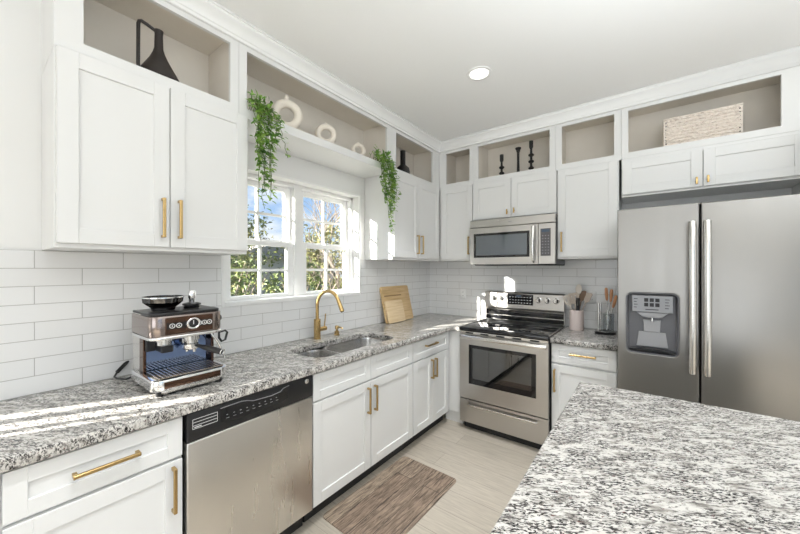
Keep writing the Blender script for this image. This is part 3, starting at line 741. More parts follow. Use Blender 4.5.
# ------------------------------------------------------------------ faucet and soap dispenser
fc = thing('kitchen_faucet', 'tall brass gooseneck faucet behind the sink', 'faucet', (.09, -1.775, .914))
fx, fy = .09, -1.775
b = MB(); b.lathe([(0, 0), (.029, 0), (.029, .006), (.0255, .008), (.0255, .150), (.023, .153), (0, .153)], (fx, fy, .914), 28); b.build('body', M_BRASS, fc)
b = MB(); pts = [(fx, fy, 1.06), (fx, fy, 1.178)]
R = .108; cz = 1.178
for i in range(1, 15):
    a = PI - PI*.90*i/14; pts.append((fx+R+R*math.cos(a), fy+.002*i, cz+R*math.sin(a)))
b.tube(pts, .0125, 16); b.build('neck', M_BRASS, fc)
e0 = Vector(pts[-1]); dv = (Vector(pts[-1])-Vector(pts[-2])).normalized()
b = MB(); b.cyl(e0-dv*.012, e0+dv*.075, .0135, 20, .0165); b.cyl(e0+dv*.075, e0+dv*.080, .015, 20, .013); sp_ = b.build('spray_head', M_BRASS, fc)
b = MB(); b.cyl(e0+dv*.079, e0+dv*.083, .011, 16); b.build('nozzle', M_BLACK, sp_)
b = MB(); b.cyl((fx, fy+.02, .985), (fx, fy+.085, .985), .0165, 20); b.cyl((fx, fy+.07, .99), (fx+.004, fy+.078, 1.10), .0055, 12, .0045); b.build('lever', M_BRASS, fc)
sd = thing('soap_dispenser', 'small brass soap dispenser pump standing right of the faucet', 'soap dispenser', (.10, -1.585, .914))
b = MB(); b.lathe([(0, 0), (.024, 0), (.024, .005), (.019, .009), (.019, .03), (.015, .034), (.009, .036), (.009, .052), (0, .052)], (.10, -1.585, .914), 24); b.build('base', M_BRASS, sd)
b = MB(); b.lathe([(0, .05), (.015, .05), (.015, .072), (.012, .077), (0, .077)], (.10, -1.585, .914), 20); b.tube([(.10, -1.585, .978), (.13, -1.583, .980), (.155, -1.581, .976), (.16, -1.581, .968)], .006, 10); b.build('pump_head', M_BRASS, sd)

# ------------------------------------------------------------------ cutting boards
def leaning(name, label, w, h, th, bottom, y0, angle, m, slot=None, group=None):
    r = thing(name, label, 'cutting board', (bottom, y0, .9197), group)
    Mx = Matrix.Translation((bottom, y0, .9197)) @ Matrix.Rotation(-angle, 4, 'Y')
    # local: y along the width, z up the board, x out of its face
    b = MB(); Mp = Mx @ Matrix(((0, 0, 1, 0), (1, 0, 0, 0), (0, 1, 0, 0), (0, 0, 0, 1)))
    b.prism(rrect(0, w, 0, h, .02, 5), -th, 0, M=Mp, bev=.003, seg=2); o = b.build('board', m, r)
    if slot:
        b = MB(); b.prism(rrect(*slot, .006, 4), -.001, .0006, M=Mp); b.build('groove', mat('groove_brown', (.26, .15, .06), .6), o)
    return r
leaning('cutting_board', 'larger bamboo cutting board leaning against the tile under the window corner', .455, .365, .020, .108, -.948, math.radians(13.5), M_BAMBOO, slot=(.03, .31, .262, .273))
leaning('cutting_board', 'smaller pale bamboo cutting board leaning on the larger one', .275, .222, .016, .132, -.942, math.radians(14.2), M_BAMBOO2)

# ------------------------------------------------------------------ espresso machine
cm = thing('coffee_machine', 'bronze and chrome espresso machine on the left worktop', 'coffee machine', (.33, -2.795, .914))
C0, C1 = -2.938, -2.640
def rbox(b, x0, x1, y0, y1, z0, z1, r, M=None, bev=.003, both=False):
    n = 6; p = [(x0, y0), (x0, y1)] if not both else None
    if both: p = rrect(x0, x1, y0, y1, r, n)
    else:
        p = [(x0, y0)]
        for i in range(n+1):
            t = math.radians(-90+90*i/n); p.append((x1-r+r*math.cos(t), y0+r+r*math.sin(t)))
        for i in range(n+1):
            t = math.radians(90*i/n); p.append((x1-r+r*math.cos(t), y1-r+r*math.sin(t)))
        p.append((x0, y1))
    b.prism(p, z0, z1, bev=bev, seg=2)
b = MB(); rbox(b, .195, .315, C0+.004, C1-.004, .935, 1.285, .01); bodyo = b.build('body', M_SATIN, cm)
b = MB(); rbox(b, .196, .455, C0, C1, 1.178, 1.276, .045); hd = b.build('head', mat('head_steel', (.33, .28, .26), .16, 1), cm)
b = MB(); b.box(.455, .4575, C0+.052, C1-.052, 1.186, 1.268, .002); fp = b.build('front_panel', M_BRONZE, hd)
b = MB(); rbox(b, .19, .462, C0-.003, C1+.003, 1.163, 1.178, .048, bev=.004); b.build('chrome_band', M_CHROME, hd)
b = MB(); rbox(b, .195, .447, C0+.004, C1-.004, 1.2765, 1.290, .045); b.build('top_tray', M_BLACK, hd)
MC = frameM((.4575, 0, 0), 'L')
for q in ((C0+.058, C0+.138), (C1-.118, C1-.056)):
    b = MB(); b.box(q[0], q[1], 1.211, 1.243, 0, .001, M=MC); b.build('button_strip', M_GLASSBLK, fp, smooth=0)
for y in (C0+.078, C0+.104, C1-.112, C1-.090, C1-.068):
    b = MB(); b.torus(.0100, .0018, MC @ Vector((y, 1.227, .0015)), M=MC.to_3x3().to_4x4(), seg=24, rs=6); b.lathe([(0, .002), (.003, .002), (.003, 0)], (y, 1.227, 0), 10, M=MC); b.build('button', M_LIGHTMARK, fp)
b = MB(); b.torus(.0245, .005, MC @ Vector((-2.777, 1.229, .004)), M=MC.to_3x3().to_4x4(), seg=36, rs=10); b.lathe([(.025, 0), (.025, .004)], (-2.777, 1.229, 0), 28, M=MC); gg = b.build('gauge', M_CHROME, fp)
b = MB(); b.lathe([(0, .004), (.022, .004), (.022, 0)], (-2.777, 1.229, 0), 28, M=MC); b.build('dial_face', M_BLACK, gg)
b = MB(); b.box(-2.7785, -2.7755, 1.224, 1.244, .0045, .0055, M=MC); b.build('needle', M_LIGHTMARK, gg, smooth=0)
b = MB(); b.box(.315, .318, C0+.012, C1-.012, .985, 1.163); b.build('splash_plate', M_BLUEMIR, bodyo, smooth=0)
for y0 in (C0+.002, C1-.014):
    b = MB(); b.box(.30, .352, y0, y0+.012, .962, 1.164, .002); b.build('side_post', M_BRONZE, cm)
# base and drip tray
b = MB(); rbox(b, .20, .500, C0-.004, C1+.008, .938, .986, .04, bev=.006); bs = b.build('base', M_CHROME, cm)
b = MB(); b.box(.4995, .5015, C0+.035, C1-.035, .948, .976, .001); b.build('front_plate', M_BRONZE, bs)
b = MB(); rbox(b, .325, .492, C0+.010, C1-.010, .9855, .9885, .03, bev=.001); b.build('tray_well', M_DARK, bs, smooth=0)
b = MB()
for k in range(17):
    y = C0+.022+k*(C1-C0-.044)/16; b.box(.33, .487, y-.0035, y+.0035, .990, .994, .001)
for x in (.335, .41, .482): b.box(x-.003, x+.003, C0+.018, C1-.018, .9885, .9925)
b.build('drip_grille', mat('grille_steel', (.62, .52, .42), .25, 1), bs)
for x in (.225, .465):
    for y in (C0+.03, C1-.03):
        b = MB(); b.lathe([(0, 0), (.014, 0), (.016, .004), (.016, .026), (0, .026)], (x, y, .914), 16); b.build('foot', M_BLACK, cm)
b = MB(); rbox(b, .21, .488, C0+.02, C1-.02, .925, .940, .03, bev=.003); b.build('skirt', M_SATIN, cm)
# grinder outlet, group head, portafilter, wand, hopper, tamper
b = MB(); b.lathe([(0, 0), (.030, 0), (.030, .018), (.034, .02), (.034, .034), (.028, .036)], (.385, -2.868, 1.128), 24, m=M_CHROME); b.box(.35, .43, -2.892, -2.846, 1.095, 1.128, .004, m=M_BLACK); b.box(.352, .37, -2.93, -2.895, 1.10, 1.16, .003, m=M_BLACK); b.build('grinder_outlet', M_CHROME, cm)
b = MB(); b.lathe([(0, 0), (.026, 0), (.031, .006), (.031, .02), (.037, .022), (.037, .044), (.030, .05)], (.395, -2.765, 1.115), 28); b.box(.375, .415, -2.806, -2.80, 1.125, 1.15, .002); gh = b.build('group_head', M_CHROME, cm)
pf = MB(); pf.lathe([(0, 0), (.030, 0), (.033, .006), (.033, .026), (.030, .028)], (.395, -2.765, 1.088), 28); pf.cyl((.38, -2.775, 1.073), (.38, -2.775, 1.09), .007, 12); pf.cyl((.41, -2.755, 1.073), (.41, -2.755, 1.09), .007, 12)
po = pf.build('portafilter', M_CHROME, cm)
h0 = Vector((.42, -2.745, 1.104)); h1 = Vector((.525, -2.680, 1.072)); dvv = (h1-h0).normalized()
b = MB(); b.tube([h0, h0+dvv*.02, h0+dvv*.04, h0+dvv*.09, h1-dvv*.004], [.008, .010, .0135, .0155, .0145], 16); ph = b.build('handle', M_BLACK, po)
b = MB(); b.torus(.0145, .003, h1, M=dvv.to_track_quat('Z', 'Y').to_matrix().to_4x4(), seg=24, rs=8); b.build('handle_ring', M_CHROME, ph)
b = MB(); b.tube([(.375, C1-.03, 1.16), (.38, C1-.022, 1.135), (.385, C1+.0, 1.10), (.392, C1+.022, 1.04), (.395, C1+.032, 1.00)], .005, 12); sw = b.build('steam_wand', M_CHROME, cm)
b = MB(); Q = [(0, 0), (.034, .006), (.045, -.006), (.034, -.046), (.014, -.052), (.0, -.03)]
b.tube([(.386, C1+.008+y*.9, 1.148+z) for y, z in Q], .006, 8, closed=True); b.build('wand_grip', M_BLACK, sw)
b = MB(); b.lathe([(0, 0), (.020, 0), (.022, .004), (.022, .016), (.019, .02), (0, .02)], (0, 0, 0), 24, M=Matrix.Translation((.35, C1, 1.226)) @ Matrix.Rotation(-PI/2, 4, 'X'), m=M_CHROME); b.lathe([(0, .02), (.017, .02), (.016, .03), (0, .031)], (0, 0, 0), 24, M=Matrix.Translation((.35, C1, 1.226)) @ Matrix.Rotation(-PI/2, 4, 'X'), m=M_BLACK); b.build('steam_knob', M_CHROME, cm)
hop = MB(); hop.lathe([(.046, 0), (.048, .012), (.066, .028), (.078, .040), (.081, .066), (.079, .066), (.076, .041), (.064, .030), (.046, .014), (.040, .002)], (.30, -2.845, 1.292), 36); ho = hop.build('bean_hopper', M_HOP, cm)
b = MB(); b.lathe([(.0805, 0), (.083, .001), (.083, .006), (.0805, .007)], (.30, -2.845, 1.354), 36); b.build('hopper_rim', M_CHROME, ho)
b = MB(); b.lathe([(0, 0), (.045, 0), (.046, .010), (.060, .026), (.062, .032), (.025, .036), (0, .038)], (.30, -2.845, 1.2905), 28); b.build('bean_cone', M_MATTE, ho)
b = MB(); b.lathe([(0, .001), (.078, .001), (.079, .003), (0, .004)], (.30, -2.845, 1.354), 36); b.build('hopper_lid', M_HOP, ho)
b = MB(); b.lathe([(0, 0), (.034, 0), (.036, .008), (.030, .012), (.040, .016), (.040, .024), (.028, .028), (0, .028)], (.31, -2.728, 1.2905), 28, m=M_BLACK); b.lathe([(.012, 0), (.014, .02), (.017, .03), (.017, .058), (.012, .067), (0, .069)], (.31, -2.728, 1.318), 24, m=M_CHROME); b.build('tamper_lid', M_BLACK, cm)
b = MB(); b.tube([(.20, -2.92, .955), (.14, -2.945, .93), (.08, -2.965, .925), (.05, -2.97, .93), (.03, -2.955, .945), (.014, -2.93, .965)], .0045, 8); b.cyl((.03, -2.955, .945), (.0, -2.905, .985), .009, 10); b.build('power_cord', M_BLACK, cm)

def squash(o, z0, k):
    for ch in o.children:
        off = ORG[ch].z
        for v in ch.data.vertices:
            z = v.co.z+off
            if z > z0: v.co.z = z0+(z-z0)*k-off
        squash(ch, z0, k)
squash(cm, .99, .905)

# ------------------------------------------------------------------ ornaments on the shelves
JY = -2.848
jug = thing('jug_vase', 'dark brown long-necked jug with a square loop handle on the left shelf', 'vase', (.25, JY, NB))
b = MB(); b.lathe([(0, 0), (.084, 0), (.088, .005), (.087, .014), (.074, .040), (.056, .072), (.038, .105), (.025, .135), (.018, .160), (.0165, .225), (.019, .245), (.016, .246), (.013, .225), (.012, .17)], (.25, JY, NB), 36); b.build('body', M_JUG, jug)
b = MB(); b.tube([(.25, JY-.004, 2.585), (.25, JY-.047, 2.600), (.25, JY-.067, 2.604), (.25, JY-.076, 2.598), (.25, JY-.079, 2.585), (.25, JY-.080, 2.42), (.25, JY-.080, 2.40), (.25, JY-.077, 2.382), (.25, JY-.070, 2.378)], .0075, 10); b.build('handle', M_JUG, jug)
def ringvase(y, Rout, top, label, x=.268):
    r = thing('ring_vase', label, 'vase', (x, y, NB), 'cream ring vases on the shelf above the window')
    ring = .27*Rout; R = Rout-ring; cz = NB+Rout-.004
    # ring plane upright, turned a little towards the room's near end
    rot = Matrix.Rotation(-math.radians(33), 4, 'Z') @ Matrix(((0, 0, 1, 0), (1, 0, 0, 0), (0, 1, 0, 0), (0, 0, 0, 1)))
    b = MB(); b.torus(R, ring, (x, y, cz), M=rot, seg=48, rs=18, ry=.95)
    b.lathe([(ring*.75, -.01), (ring*.55, .008), (ring*.42, top-(cz+Rout)), (ring*.30, top-(cz+Rout)), (ring*.3, -.005)], (x, y, cz+Rout-.006), 20)
    b.build('body', M_CERAM, r)
ringvase(-2.162, .098, 2.572, 'largest cream ring vase, beside the left trailing plant')
ringvase(-1.838, .077, 2.512, 'medium cream ring vase, in the middle of the three')
ringvase(-1.506, .058, 2.474, 'smallest cream ring vase, farthest from the left trailing plant')
b = MB(); b.lathe([(0, 0), (.066, 0), (.070, .008), (.069, .06), (.060, .095), (.034, .118), (.026, .130), (.025, .25), (.027, .262), (.020, .262), (.018, .14)], (.2, -.815, NB), 36)
tag(b.build('bottle_vase', M_MATTE, loc=(.2, -.815, NB)), 'matte black bottle vase with a straight neck in the corner shelf', 'vase')
def candlestick(x, h, style, label, y=-.20):
    r = thing('candlestick', label, 'candlestick', (x, y, NB), 'black candlesticks above the microwave')
    b = MB()
    if style == 'bead':
        p = [(0, 0), (.030, 0), (.030, .006), (.012, .014), (.010, .03)]
        z = .035; n = 3 if h > .28 else 2; step = (h-.035-.085)/n
        for k in range(n): p += [(.011, z), (.024, z+.010), (.026, z+.016), (.024, z+.022), (.011, z+.032), (.010, z+step)]; z += step
        p += [(.010, z+.012), (.015, z+.02), (.018, z+.03), (.018, h), (.012, h), (.011, h-.03), (0, h-.03)]
    else: p = [(0, 0), (.030, 0), (.030, .005), (.016, .012), (.013, .05), (.0115, .14), (.012, h-.045), (.017, h-.035), (.018, h-.02), (.026, h-.012), (.027, h), (.013, h), (.012, h-.02), (0, h-.02)]
    b.lathe(p, (x, y, NB), 28); b.build('body', M_MATTE, r)
candlestick(.966, .235, 'bead', 'shortest black beaded candlestick, nearest the corner shelf')
candlestick(1.128, .268, 'plain', 'smooth slender black candlestick with flared top in the middle')
candlestick(1.248, .305, 'bead', 'tallest black beaded candlestick, beside the empty shelf')
bk = thing('woven_basket', 'pale woven rectangular basket on the shelf above the refrigerator', 'basket', (2.425, -.19, NB))
b = MB()
b.box(2.217, 2.633, -.265, -.115, NB, NB+.012)
for q in ((2.217, 2.633, -.265, -.253), (2.217, 2.633, -.127, -.115), (2.217, 2.229, -.253, -.127), (2.621, 2.633, -.253, -.127)): b.box(*q, NB+.002, 2.560, .004, 2)
b.build('body', M_WICKER, bk)
random.seed(5)
b = MB()
for r_ in range(9):          # woven strands standing proud of the front
    z = NB+.018+r_*.0225; pts = []
    for i in range(53): pts.append((2.232+i*.00745, -.2665-.0035*math.sin(PI*(i+r_)/2.0+.4), z+.003*math.sin(i*1.3+r_*2)))
    b.tube(pts, .0078, 6)
b.build('weave', M_WICKER, bk)
for z in (2.562, NB+.010):
    b = MB(); b.tube([(2.219, -.267, z), (2.631, -.267, z), (2.631, -.113, z), (2.219, -.113, z)], .007, 8, closed=True); b.build('rim', M_WICKER, bk)
b = MB()
for x in (2.232, 2.618):
    for k in range(7): b.lathe([(0, .002), (.004, .001), (.0045, 0)], (0, 0, 0), 8, M=frameM((x, -.2675, NB+.03+.026*k), 'B'))
b.build('lacing_hole', M_DARK, bk)

# trailing plants
def leaf(b, p, d, n, s, m=None):
    d = d.normalized(); w = d.cross(n)
    if w.length < .05: w = d.cross(Vector((1, .3, .2)))
    w.normalize(); n = w.cross(d)
    a = b.bm.verts.new(p); c = b.bm.verts.new(p+d*s*.5-n*s*.05); t = b.bm.verts.new(p+d*s-n*s*.18)
    l1 = b.bm.verts.new(p+d*s*.3+w*s*.23+n*s*.05); l2 = b.bm.verts.new(p+d*s*.66+w*s*.19)
    r1 = b.bm.verts.new(p+d*s*.3-w*s*.23+n*s*.05); r2 = b.bm.verts.new(p+d*s*.66-w*s*.19)
    for f in ((a, c, l1), (l1, c, l2), (l2, c, t), (a, r1, c), (r1, r2, c), (r2, t, c)): b.bm.faces.new(f)
def vine(label, y0, y1, spread_top, zs, seed, x0=.30):
    """strands leave the shelf edge between y0 and y1, fall in front of it to the heights in zs"""
    rnd = random.Random(seed); yc = (y0+y1)/2
    r = thing('trailing_plant', label, 'plant', (x0, yc, NB), 'trailing artificial plants over the window shelf')
    st = MB(); lf = MB()
    for (ys, ye, ze, nl) in zs:
        P = [Vector((x0+rnd.uniform(-.03, .02), ys, NB+.004)), Vector((x0+.025, ys+(ye-ys)*.15, NB+.03+rnd.uniform(0, .05))), Vector((.358+rnd.uniform(0, .02), ys+(ye-ys)*.3, NB+.012))]
        n = 9; xx = .362+rnd.uniform(0, .045)
        for i in range(1, n+1):
            t = i/n; P.append(Vector((xx+rnd.uniform(-.006, .012), ys+(ye-ys)*(.3+.7*t)+rnd.uniform(-.012, .012), NB+(ze-NB)*t)))
        st.tube(P, .0016, 5)
        for k in range(nl):
            t = (k+rnd.random())/nl; f = (1+t*(len(P)-2)); i = int(f); q = P[i].lerp(P[min(i+1, len(P)-1)], f-i)
            a = rnd.uniform(0, 2*PI); d = Vector((abs(math.cos(a))*.8+.1, math.sin(a), rnd.uniform(-.9, .35))); nn = Vector((.6, rnd.uniform(-.5, .5), .8))
            leaf(lf, q+Vector((rnd.uniform(0, .012), rnd.uniform(-.012, .012), 0)), d, nn, rnd.uniform(.026, .044))
    for k in range(46):       # the tuft on the shelf
        q = Vector((rnd.uniform(x0-.02, .36), rnd.uniform(y0, y1), NB+rnd.uniform(.02, spread_top)))
        d = Vector((rnd.uniform(-.1, 1), rnd.uniform(-1, 1), rnd.uniform(-.2, 1))); leaf(lf, q, d, Vector((.7, rnd.uniform(-.5, .5), .6)), rnd.uniform(.03, .048))
        if k % 3 == 0: st.tube([Vector((x0, (y0+y1)/2, NB+.002)), (q+Vector((x0, (y0+y1)/2, NB+.03)))/2, q], .0015, 4)
    st.build('stems', M_STEM, r); lf.build('leaves', M_LEAF, r, smooth=0)
rz = random.Random(11)
zs = [(-2.45+.14*i/12, -2.435+.115*i/12+rz.uniform(-.015, .015), 2.05+.20*abs(i-6)/7-rz.uniform(0, .22), 30) for i in range(13)]
zs += [(-2.40, -2.38, 1.80, 40), (-2.36, -2.355, 1.84, 38), (-2.42, -2.42, 1.86, 32), (-2.33, -2.25, 2.12, 16)]
vine('trailing green plant hanging from the shelf, beside the tall left wall cabinet', -2.455, -2.30, .10, zs, 3)
zs = [(-1.40+.21*i/12, -1.34+.15*i/12+rz.uniform(-.015, .015), 2.02+.12*abs(i-6)/6-rz.uniform(0, .12), 38) for i in range(13)]
zs += [(-1.30, -1.250, 1.74, 44), (-1.27, -1.235, 1.80, 38), (-1.33, -1.28, 1.88, 32), (-1.25, -1.205, 1.95, 28)]
vine('trailing green plant hanging from the shelf, beside the corner wall cabinet', -1.40, -1.20, .095, zs, 8)

# ------------------------------------------------------------------ crock and rotating stand by the refrigerator
ck = thing('utensil_crock', 'pale pink ceramic crock of cooking tools right of the range', 'crock', (1.623, -.16, .914))
b = MB(); b.lathe([(0, 0), (.054, 0), (.057, .004), (.057, .172), (.055, .176), (.050, .176), (.049, .012), (0, .010)], (1.623, -.16, .914), 36); b.build('body', M_CROCK, ck)
def utensil(kind, base, tip, m, label, face=(0, -1, 0)):
    base = Vector(base); tip = Vector(tip); d = (tip-base); ln = d.length; d.normalize()
    r = thing('cooking_utensil', label, 'utensil', base, 'tools standing in the crock')
    n = Vector(face); w = d.cross(n).normalized(); n = w.cross(d).normalized()
    M = Matrix(((w.x, d.x, n.x, base.x), (w.y, d.y, n.y, base.y), (w.z, d.z, n.z, base.z), (0, 0, 0, 1)))
    hl = ln-.085
    b = MB(); b.tube([base, base+d*(hl*.5), base+d*(hl+.012)], [.0055, .006, .005], 10); b.build('handle', m, r)
    b = MB()
    if kind == 'turner':
        for q in ((-.036, -.018), (-.009, .009), (.018, .036)): b.prism([(q[0], hl+.008), (q[1], hl+.008), (q[1], hl+.085), (q[0], hl+.085)], -.002, .002, M=M)
        b.prism([(-.012, hl-.01), (.012, hl-.01), (.036, hl+.022), (-.036, hl+.022)], -.0022, .0022, M=M); b.prism([(-.036, hl+.066), (.036, hl+.066), (.034, hl+.09), (-.034, hl+.088)], -.0022, .0022, M=M)
    elif kind == 'spoon':
        p = [(math.sin(2*PI*i/20)*.026, hl+.042-math.cos(2*PI*i/20)*.045) for i in range(20)]; b.prism(p, -.003, .003, M=M, bev=.001)
    elif kind == 'spatula':
        b.prism([(-.008, hl-.01), (.008, hl-.01), (.024, hl+.015), (.025, hl+.08), (.012, hl+.088), (-.024, hl+.075), (-.024, hl+.015)], -.0028, .0028, M=M, bev=.001)
    else:
        for q in (-.008, .008): b.prism([(q-.006, hl-.05), (q+.006, hl-.05), (q+.007, hl+.08), (q-.007, hl+.08)], -.003, .003, M=M, bev=.001)
    b.build('head', m, r)
cx, cy, cz = 1.623, -.16, .927
utensil('turner', (cx+.016, cy-.006, cz), (1.545, -.172, 1.215), M_UT2, 'pale slotted turner leaning towards the range in the crock')
utensil('turner', (cx+.022, cy-.02, cz), (1.602, -.205, 1.238), M_UT1, 'taupe slotted turner in the front of the crock', (.3, -1, 0))
utensil('spoon', (cx, cy+.006, cz), (1.638, -.135, 1.315), M_UT2, 'tallest beige spoon in the crock')
utensil('tongs', (cx+.01, cy-.028, cz), (1.640, -.205, 1.205), M_MATTE, 'dark tongs standing in the front of the crock')
utensil('spatula', (cx-.02, cy, cz), (1.725, -.15, 1.245), M_UT1, 'taupe spatula leaning towards the refrigerator in the crock', (-.3, -1, .2))
utensil('spatula', (cx-.016, cy+.02, cz), (1.672, -.125, 1.26), M_UT3, 'brown wooden spatula at the back of the crock')
ust = thing('utensil_stand', 'round black-based utensil stand with clear cup beside the refrigerator', 'utensil holder', (1.84, -.2, .914))
b = MB(); b.lathe([(0, 0), (.070, 0), (.077, .004), (.077, .012), (.070, .018), (0, .018)], (1.84, -.2, .914), 40); b.build('base', M_BLACK, ust)
b = MB(); b.lathe([(.055, .001), (.058, .003), (.058, .006), (.055, .007)], (1.84, -.2, .931), 36); b.build('base_ring', M_CHROME, ust)
b = MB(); b.lathe([(0, 0), (.040, 0), (.042, .004), (.042, .150), (.040, .150), (.039, .006), (0, .005)], (1.862, -.195, .9325), 32); b.build('cup', M_CLEAR, ust)
for y in (-.226, -.19):
    b = MB(); b.lathe([(0, 0), (.0075, 0), (.0075, .228), (.009, .23), (.009, .238), (0, .24)], (1.797+(.012 if y > -.2 else 0), y, .9325), 16); b.build('post', M_CHROME, ust)
def whisk(base, tip, label, kind):
    base = Vector(base); tip = Vector(tip); d = tip-base; ln = d.length; d.normalize()
    r = thing('wooden_handled_tool', label, 'utensil', base, 'wooden-handled tools in the stand')
    a = tip-d*.105
    b = MB(); b.tube([a, a+d*.012, a+d*.05, a+d*.095, tip], [.006, .0095, .0125, .0115, .007], 14); b.build('handle', M_HANDLEW, r)
    b = MB(); b.tube([a+d*.004, a-d*.05, a-d*.08], .0035, 8)
    w = d.cross(Vector((0, 1, 0))).normalized(); v = w.cross(d)
    if kind == 'whisk':
        for k in range(4):
            an = PI*k/4; q = w*math.cos(an)+v*math.sin(an); c = a-d*.08; L_ = ln-.105-.08
            b.tube([c+q*(.022*math.sin(PI*min(1, t*1.0))*(.6+.6*t) if t < 1 else 0)-d*(L_*t) for t in (0, .15, .3, .5, .7, .85, 1)] + [c-q*(.022*math.sin(PI*t)*(.6+.6*t))-d*(L_*t) for t in (.85, .7, .5, .3, .15, 0)], .0011, 5)
    else:
        c = a-d*.08; L_ = ln-.185; 
        b.tube([c, c-d*(L_*.4), c-d*L_], [.0035, .006, .012], 10)
    b.build('wires', M_CHROME, r)
whisk((1.866, -.205, .945), (1.848, -.205, 1.296), 'wooden-handled whisk in the stand, closest to the crock', 'whisk')
whisk((1.860, -.180, .945), (1.886, -.185, 1.283), 'wooden-handled whisk in the middle of the stand', 'whisk')
whisk((1.852, -.205, .945), (1.920, -.215, 1.236), 'wooden-handled tool leaning towards the refrigerator', 'peeler')

# ------------------------------------------------------------------ outlets, rug, ceiling light
def outlet(x, z, label):
    r = thing('wall_outlet', label, 'outlet', (x, -.009, z))
    M = frameM((x, -.0095, z), 'B'); b = MB(); b.box(-.035, .035, -.057, .057, 0, .006, .003, 2, M=M); pl = b.build('cover_plate', M_TRIM, r)
    for s in (-.021, .021):
        b = MB(); b.prism(rrect(-.0165, .0165, s-.014, s+.014, .008, 4), .004, .0072, M=M); so_ = b.build('socket', M_TRIM, pl)
        b = MB(); b.box(-.007, -.0045, s-.003, s+.007, .0072, .0076, M=M); b.box(.0045, .007, s-.003, s+.006, .0072, .0076, M=M); b.build('slot', M_DARK, so_, smooth=0)
outlet(.455, 1.166, 'white wall outlet on the tile between the corner and the range')
outlet(1.722, 1.195, 'white wall outlet on the tile behind the crock')
b = MB(); b.prism(rrect(-.233, .233, -.397, .397, .03, 6), 0, .007, bev=.002)
rug = b.build('floor_mat', M_RUG); rug.location = (.838, -1.762, .0005); rug.rotation_euler = (0, 0, math.radians(-1.6))
tag(rug, 'weathered wood-print kitchen mat lying on the floor before the sink cabinet', 'mat')
def can(x, y, label=None, power=22):
    r = thing('recessed_light', label or 'added round recessed ceiling light outside the view', 'ceiling light', (x, y, H))
    b = MB(); b.lathe([(.062, -.003), (.066, -.007), (.082, -.006), (.085, -.0005)], (x, y, H), 40); b.build('trim_ring', M_TRIM, r)
    b = MB(); b.lathe([(0, -.0025), (.063, -.0025), (.063, -.0005)], (x, y, H), 40); b.build('diffuser', M_LAMP, r)
    l = bpy.data.lights.new('can_light', 'AREA'); l.shape = 'DISK'; l.size = .12; l.spread = math.radians(88); l.energy = power; l.color = (.97, .985, 1)
    o = bpy.data.objects.new('can_light', l); COL.objects.link(o); o.location = (x, y, H-.012)
    return r
can(1.200, -1.285, 'round lit recessed light in the white ceiling', 8)
for x, y in ((1.5, -3.2), (1.5, -4.3), (3.3, -1.3), (3.3, -4.2), (1.6, -5.4)):  # unseen lights added to brighten the floor and lower cabinets
    r_ = can(x, y, 'added round recessed ceiling light outside the view', 6)
    r_['group'] = 'added recessed lights outside the view'

# ------------------------------------------------------------------ outside
M_GRASS = mat('grass_ground', (.16, .20, .06), .9)
setc(M_GRASS, ramp(M_GRASS, noise(M_GRASS, texvec(M_GRASS), 4, 6, .7), [(.3, (.06, .07, .03)), (.5, (.12, .13, .06)), (.7, (.20, .17, .12))]))
b = MB(); b.box(-40, -.3, -30, 40, -.5, -.35); o = struct(b.build('ground_outside', M_GRASS, smooth=0))
M_BUSH = mat('bush_leaves', (.12, .18, .04), .6); leafvar(M_BUSH, [(.018, .03, .008), (.075, .11, .025), (.22, .24, .07)], 7)
M_BUSH2 = mat('tree_leaves', (.3, .3, .1), .6); leafvar(M_BUSH2, [(.07, .075, .025), (.17, .17, .05), (.28, .26, .12)], 5)
M_BARK = mat('bark', (.19, .155, .125), .85); M_BARKP = mat('pale_bark', (.20, .17, .14), .85)
M_STONE = mat('pale_stone', (.5, .48, .45), .9)
def shrub(name, label, cx, cy, r, h, n, m, seed, s=.09, group=None, z0=-.35, zl=0.0):
    rnd = random.Random(seed); root = thing(name, label, 'bush' if 'bush' in name else 'tree', (cx, cy, z0), group)
    st = MB(); lf = MB()
    for k in range(14):
        a = rnd.uniform(0, 2*PI); rr = r*rnd.uniform(.3, .9); top = Vector((cx+rr*math.cos(a), cy+rr*math.sin(a), z0+h*rnd.uniform(.6, 1)))
        base = Vector((cx, cy, z0+zl*.5)); st.tube([base, base.lerp(top, .5)+Vector((rnd.uniform(-.1, .1), rnd.uniform(-.1, .1), .1)), top], [.03, .018, .006], 6)
    if zl > 0: st.tube([(cx, cy, z0-.1), (cx+.03, cy, z0+zl*.5), (cx, cy+.02, z0+zl)], [.09, .07, .05], 8)
    cl = []
    for k in range(max(10, n//60)):
        a = rnd.uniform(0, 2*PI); u = rnd.random(); v = rnd.uniform(.08, 1)
        e = math.sqrt(max(0, 1-(max(0, v-.45)/.58)**2)); rr = r*e*math.sqrt(u); cl.append(Vector((cx+rr*math.cos(a), cy+rr*math.sin(a), z0+zl+(h-zl)*v)))
    for k in range(n):
        c = rnd.choice(cl); q = c+Vector((rnd.gauss(0, 1), rnd.gauss(0, 1), rnd.gauss(0, .8)))*r*.13
        if q.z < z0: continue
        leaf(lf, q, Vector((rnd.uniform(-1, 1), rnd.uniform(-1, 1), rnd.uniform(-.8, .6))), Vector((rnd.uniform(-1, 1), rnd.uniform(-1, 1), 1)), s*rnd.uniform(.7, 1.3))
    st.build('branches', M_BARK, root); lf.build('foliage', m, root, smooth=0)
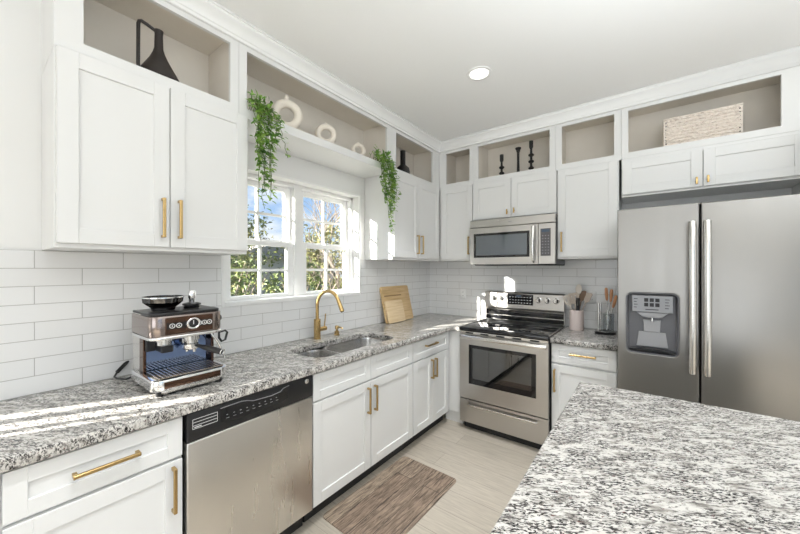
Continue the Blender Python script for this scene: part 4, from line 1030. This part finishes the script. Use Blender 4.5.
def bare(label, x, y, h, seed, m, lean=0, z0=-.35):
    rnd = random.Random(seed); root = thing('bare_tree', label, 'tree', (x, y, z0)); b = MB()
    def grow(p, d, l, r, dep):
        q = p+d*l; mid = p.lerp(q, .5)+Vector((rnd.uniform(-1, 1), rnd.uniform(-1, 1), 0))*l*.06
        b.tube([p, mid, q], [r, r*.85, r*.68], 6)
        if dep == 0: return
        for k in range(rnd.choice((2, 3, 3))):
            nd = (d+Vector((rnd.uniform(-.75, .75), rnd.uniform(-.75, .75), rnd.uniform(-.05, .55)))).normalized(); grow(q-d*l*rnd.uniform(0, .3), nd, l*rnd.uniform(.6, .82), r*.55, dep-1)
    grow(Vector((x, y, z0-.05)), Vector((lean, rnd.uniform(-.1, .1), 1)).normalized(), h*.33, h*.016, 5)
    b.build('trunk_and_branches', m, root)
shrub('garden_bush', 'dense green bush close behind the left window sash', -3.6, -.80, .92, 1.95, 2600, M_BUSH, 1, .085)
shrub('garden_bush', 'dark green bush seen low in the middle of the window', -4.4, 1.30, .9, 1.85, 2400, M_BUSH, 2, .085)
shrub('garden_bush', 'low bush seen through the lower right sash', -5.3, 3.5, .95, 1.65, 2200, M_BUSH2, 3, .085)
shrub('leafy_tree', 'loose leafy tree rising behind the left window sash', -7.4, .6, 1.6, 3.6, 2300, M_BUSH, 4, .13, None, -.35, 1.0)
shrub('leafy_tree', 'yellow-green tree seen in the upper right window panes', -9.5, 6.3, 2.2, 3.55, 3600, M_BUSH2, 6, .15, None, -.35, .4)
shrub('leafy_tree', 'distant yellow-green tree beyond the garden bushes', -13.5, 3.4, 2.4, 3.9, 3200, M_BUSH2, 7, .18, None, -.35, .4)
shrub('leafy_tree', 'far green tree at the right edge of the window view', -10.5, 11.5, 2.6, 3.9, 3000, M_BUSH, 9, .18, None, -.35, .4)
bare('bare tree with fine twigs seen in the upper right panes', -6.6, 4.6, 5.4, 21, M_BARKP)
bare('bare dark tree with low forked limbs seen through the left sash', -2.2, .55, 2.6, 25, M_BARK, -.2)
bare('tall bare tree behind the yellow-green trees', -12.5, 8.2, 8.0, 33, M_BARK)
hs = thing('garden_shed', 'pale grey outbuilding half hidden behind the garden bushes', 'building', (-20, 9.5, -.35))
b = MB(); b.box(-23, -17.5, 5.5, 14, -.35, 2.1); b.build('wall', M_STONE, hs, smooth=0)
b = MB(); b.prism([(5.2, 2.1), (14.3, 2.1), (9.7, 3.3)], -23.3, -17.2, M=Matrix(((0, 0, 1, 0), (1, 0, 0, 0), (0, 1, 0, 0), (0, 0, 0, 1)))); b.build('roof', mat('shingle', (.33, .32, .31), .9), hs, smooth=0)
b = MB(); b.box(-2.75, -2.6, 1.30, 1.44, -.36, 1.22, .01); b.box(-2.78, -2.57, 1.27, 1.47, 1.22, 1.26, .01)
tag(b.build('garden_post', M_TRIM), 'white garden post seen through the lower right sash', 'post')
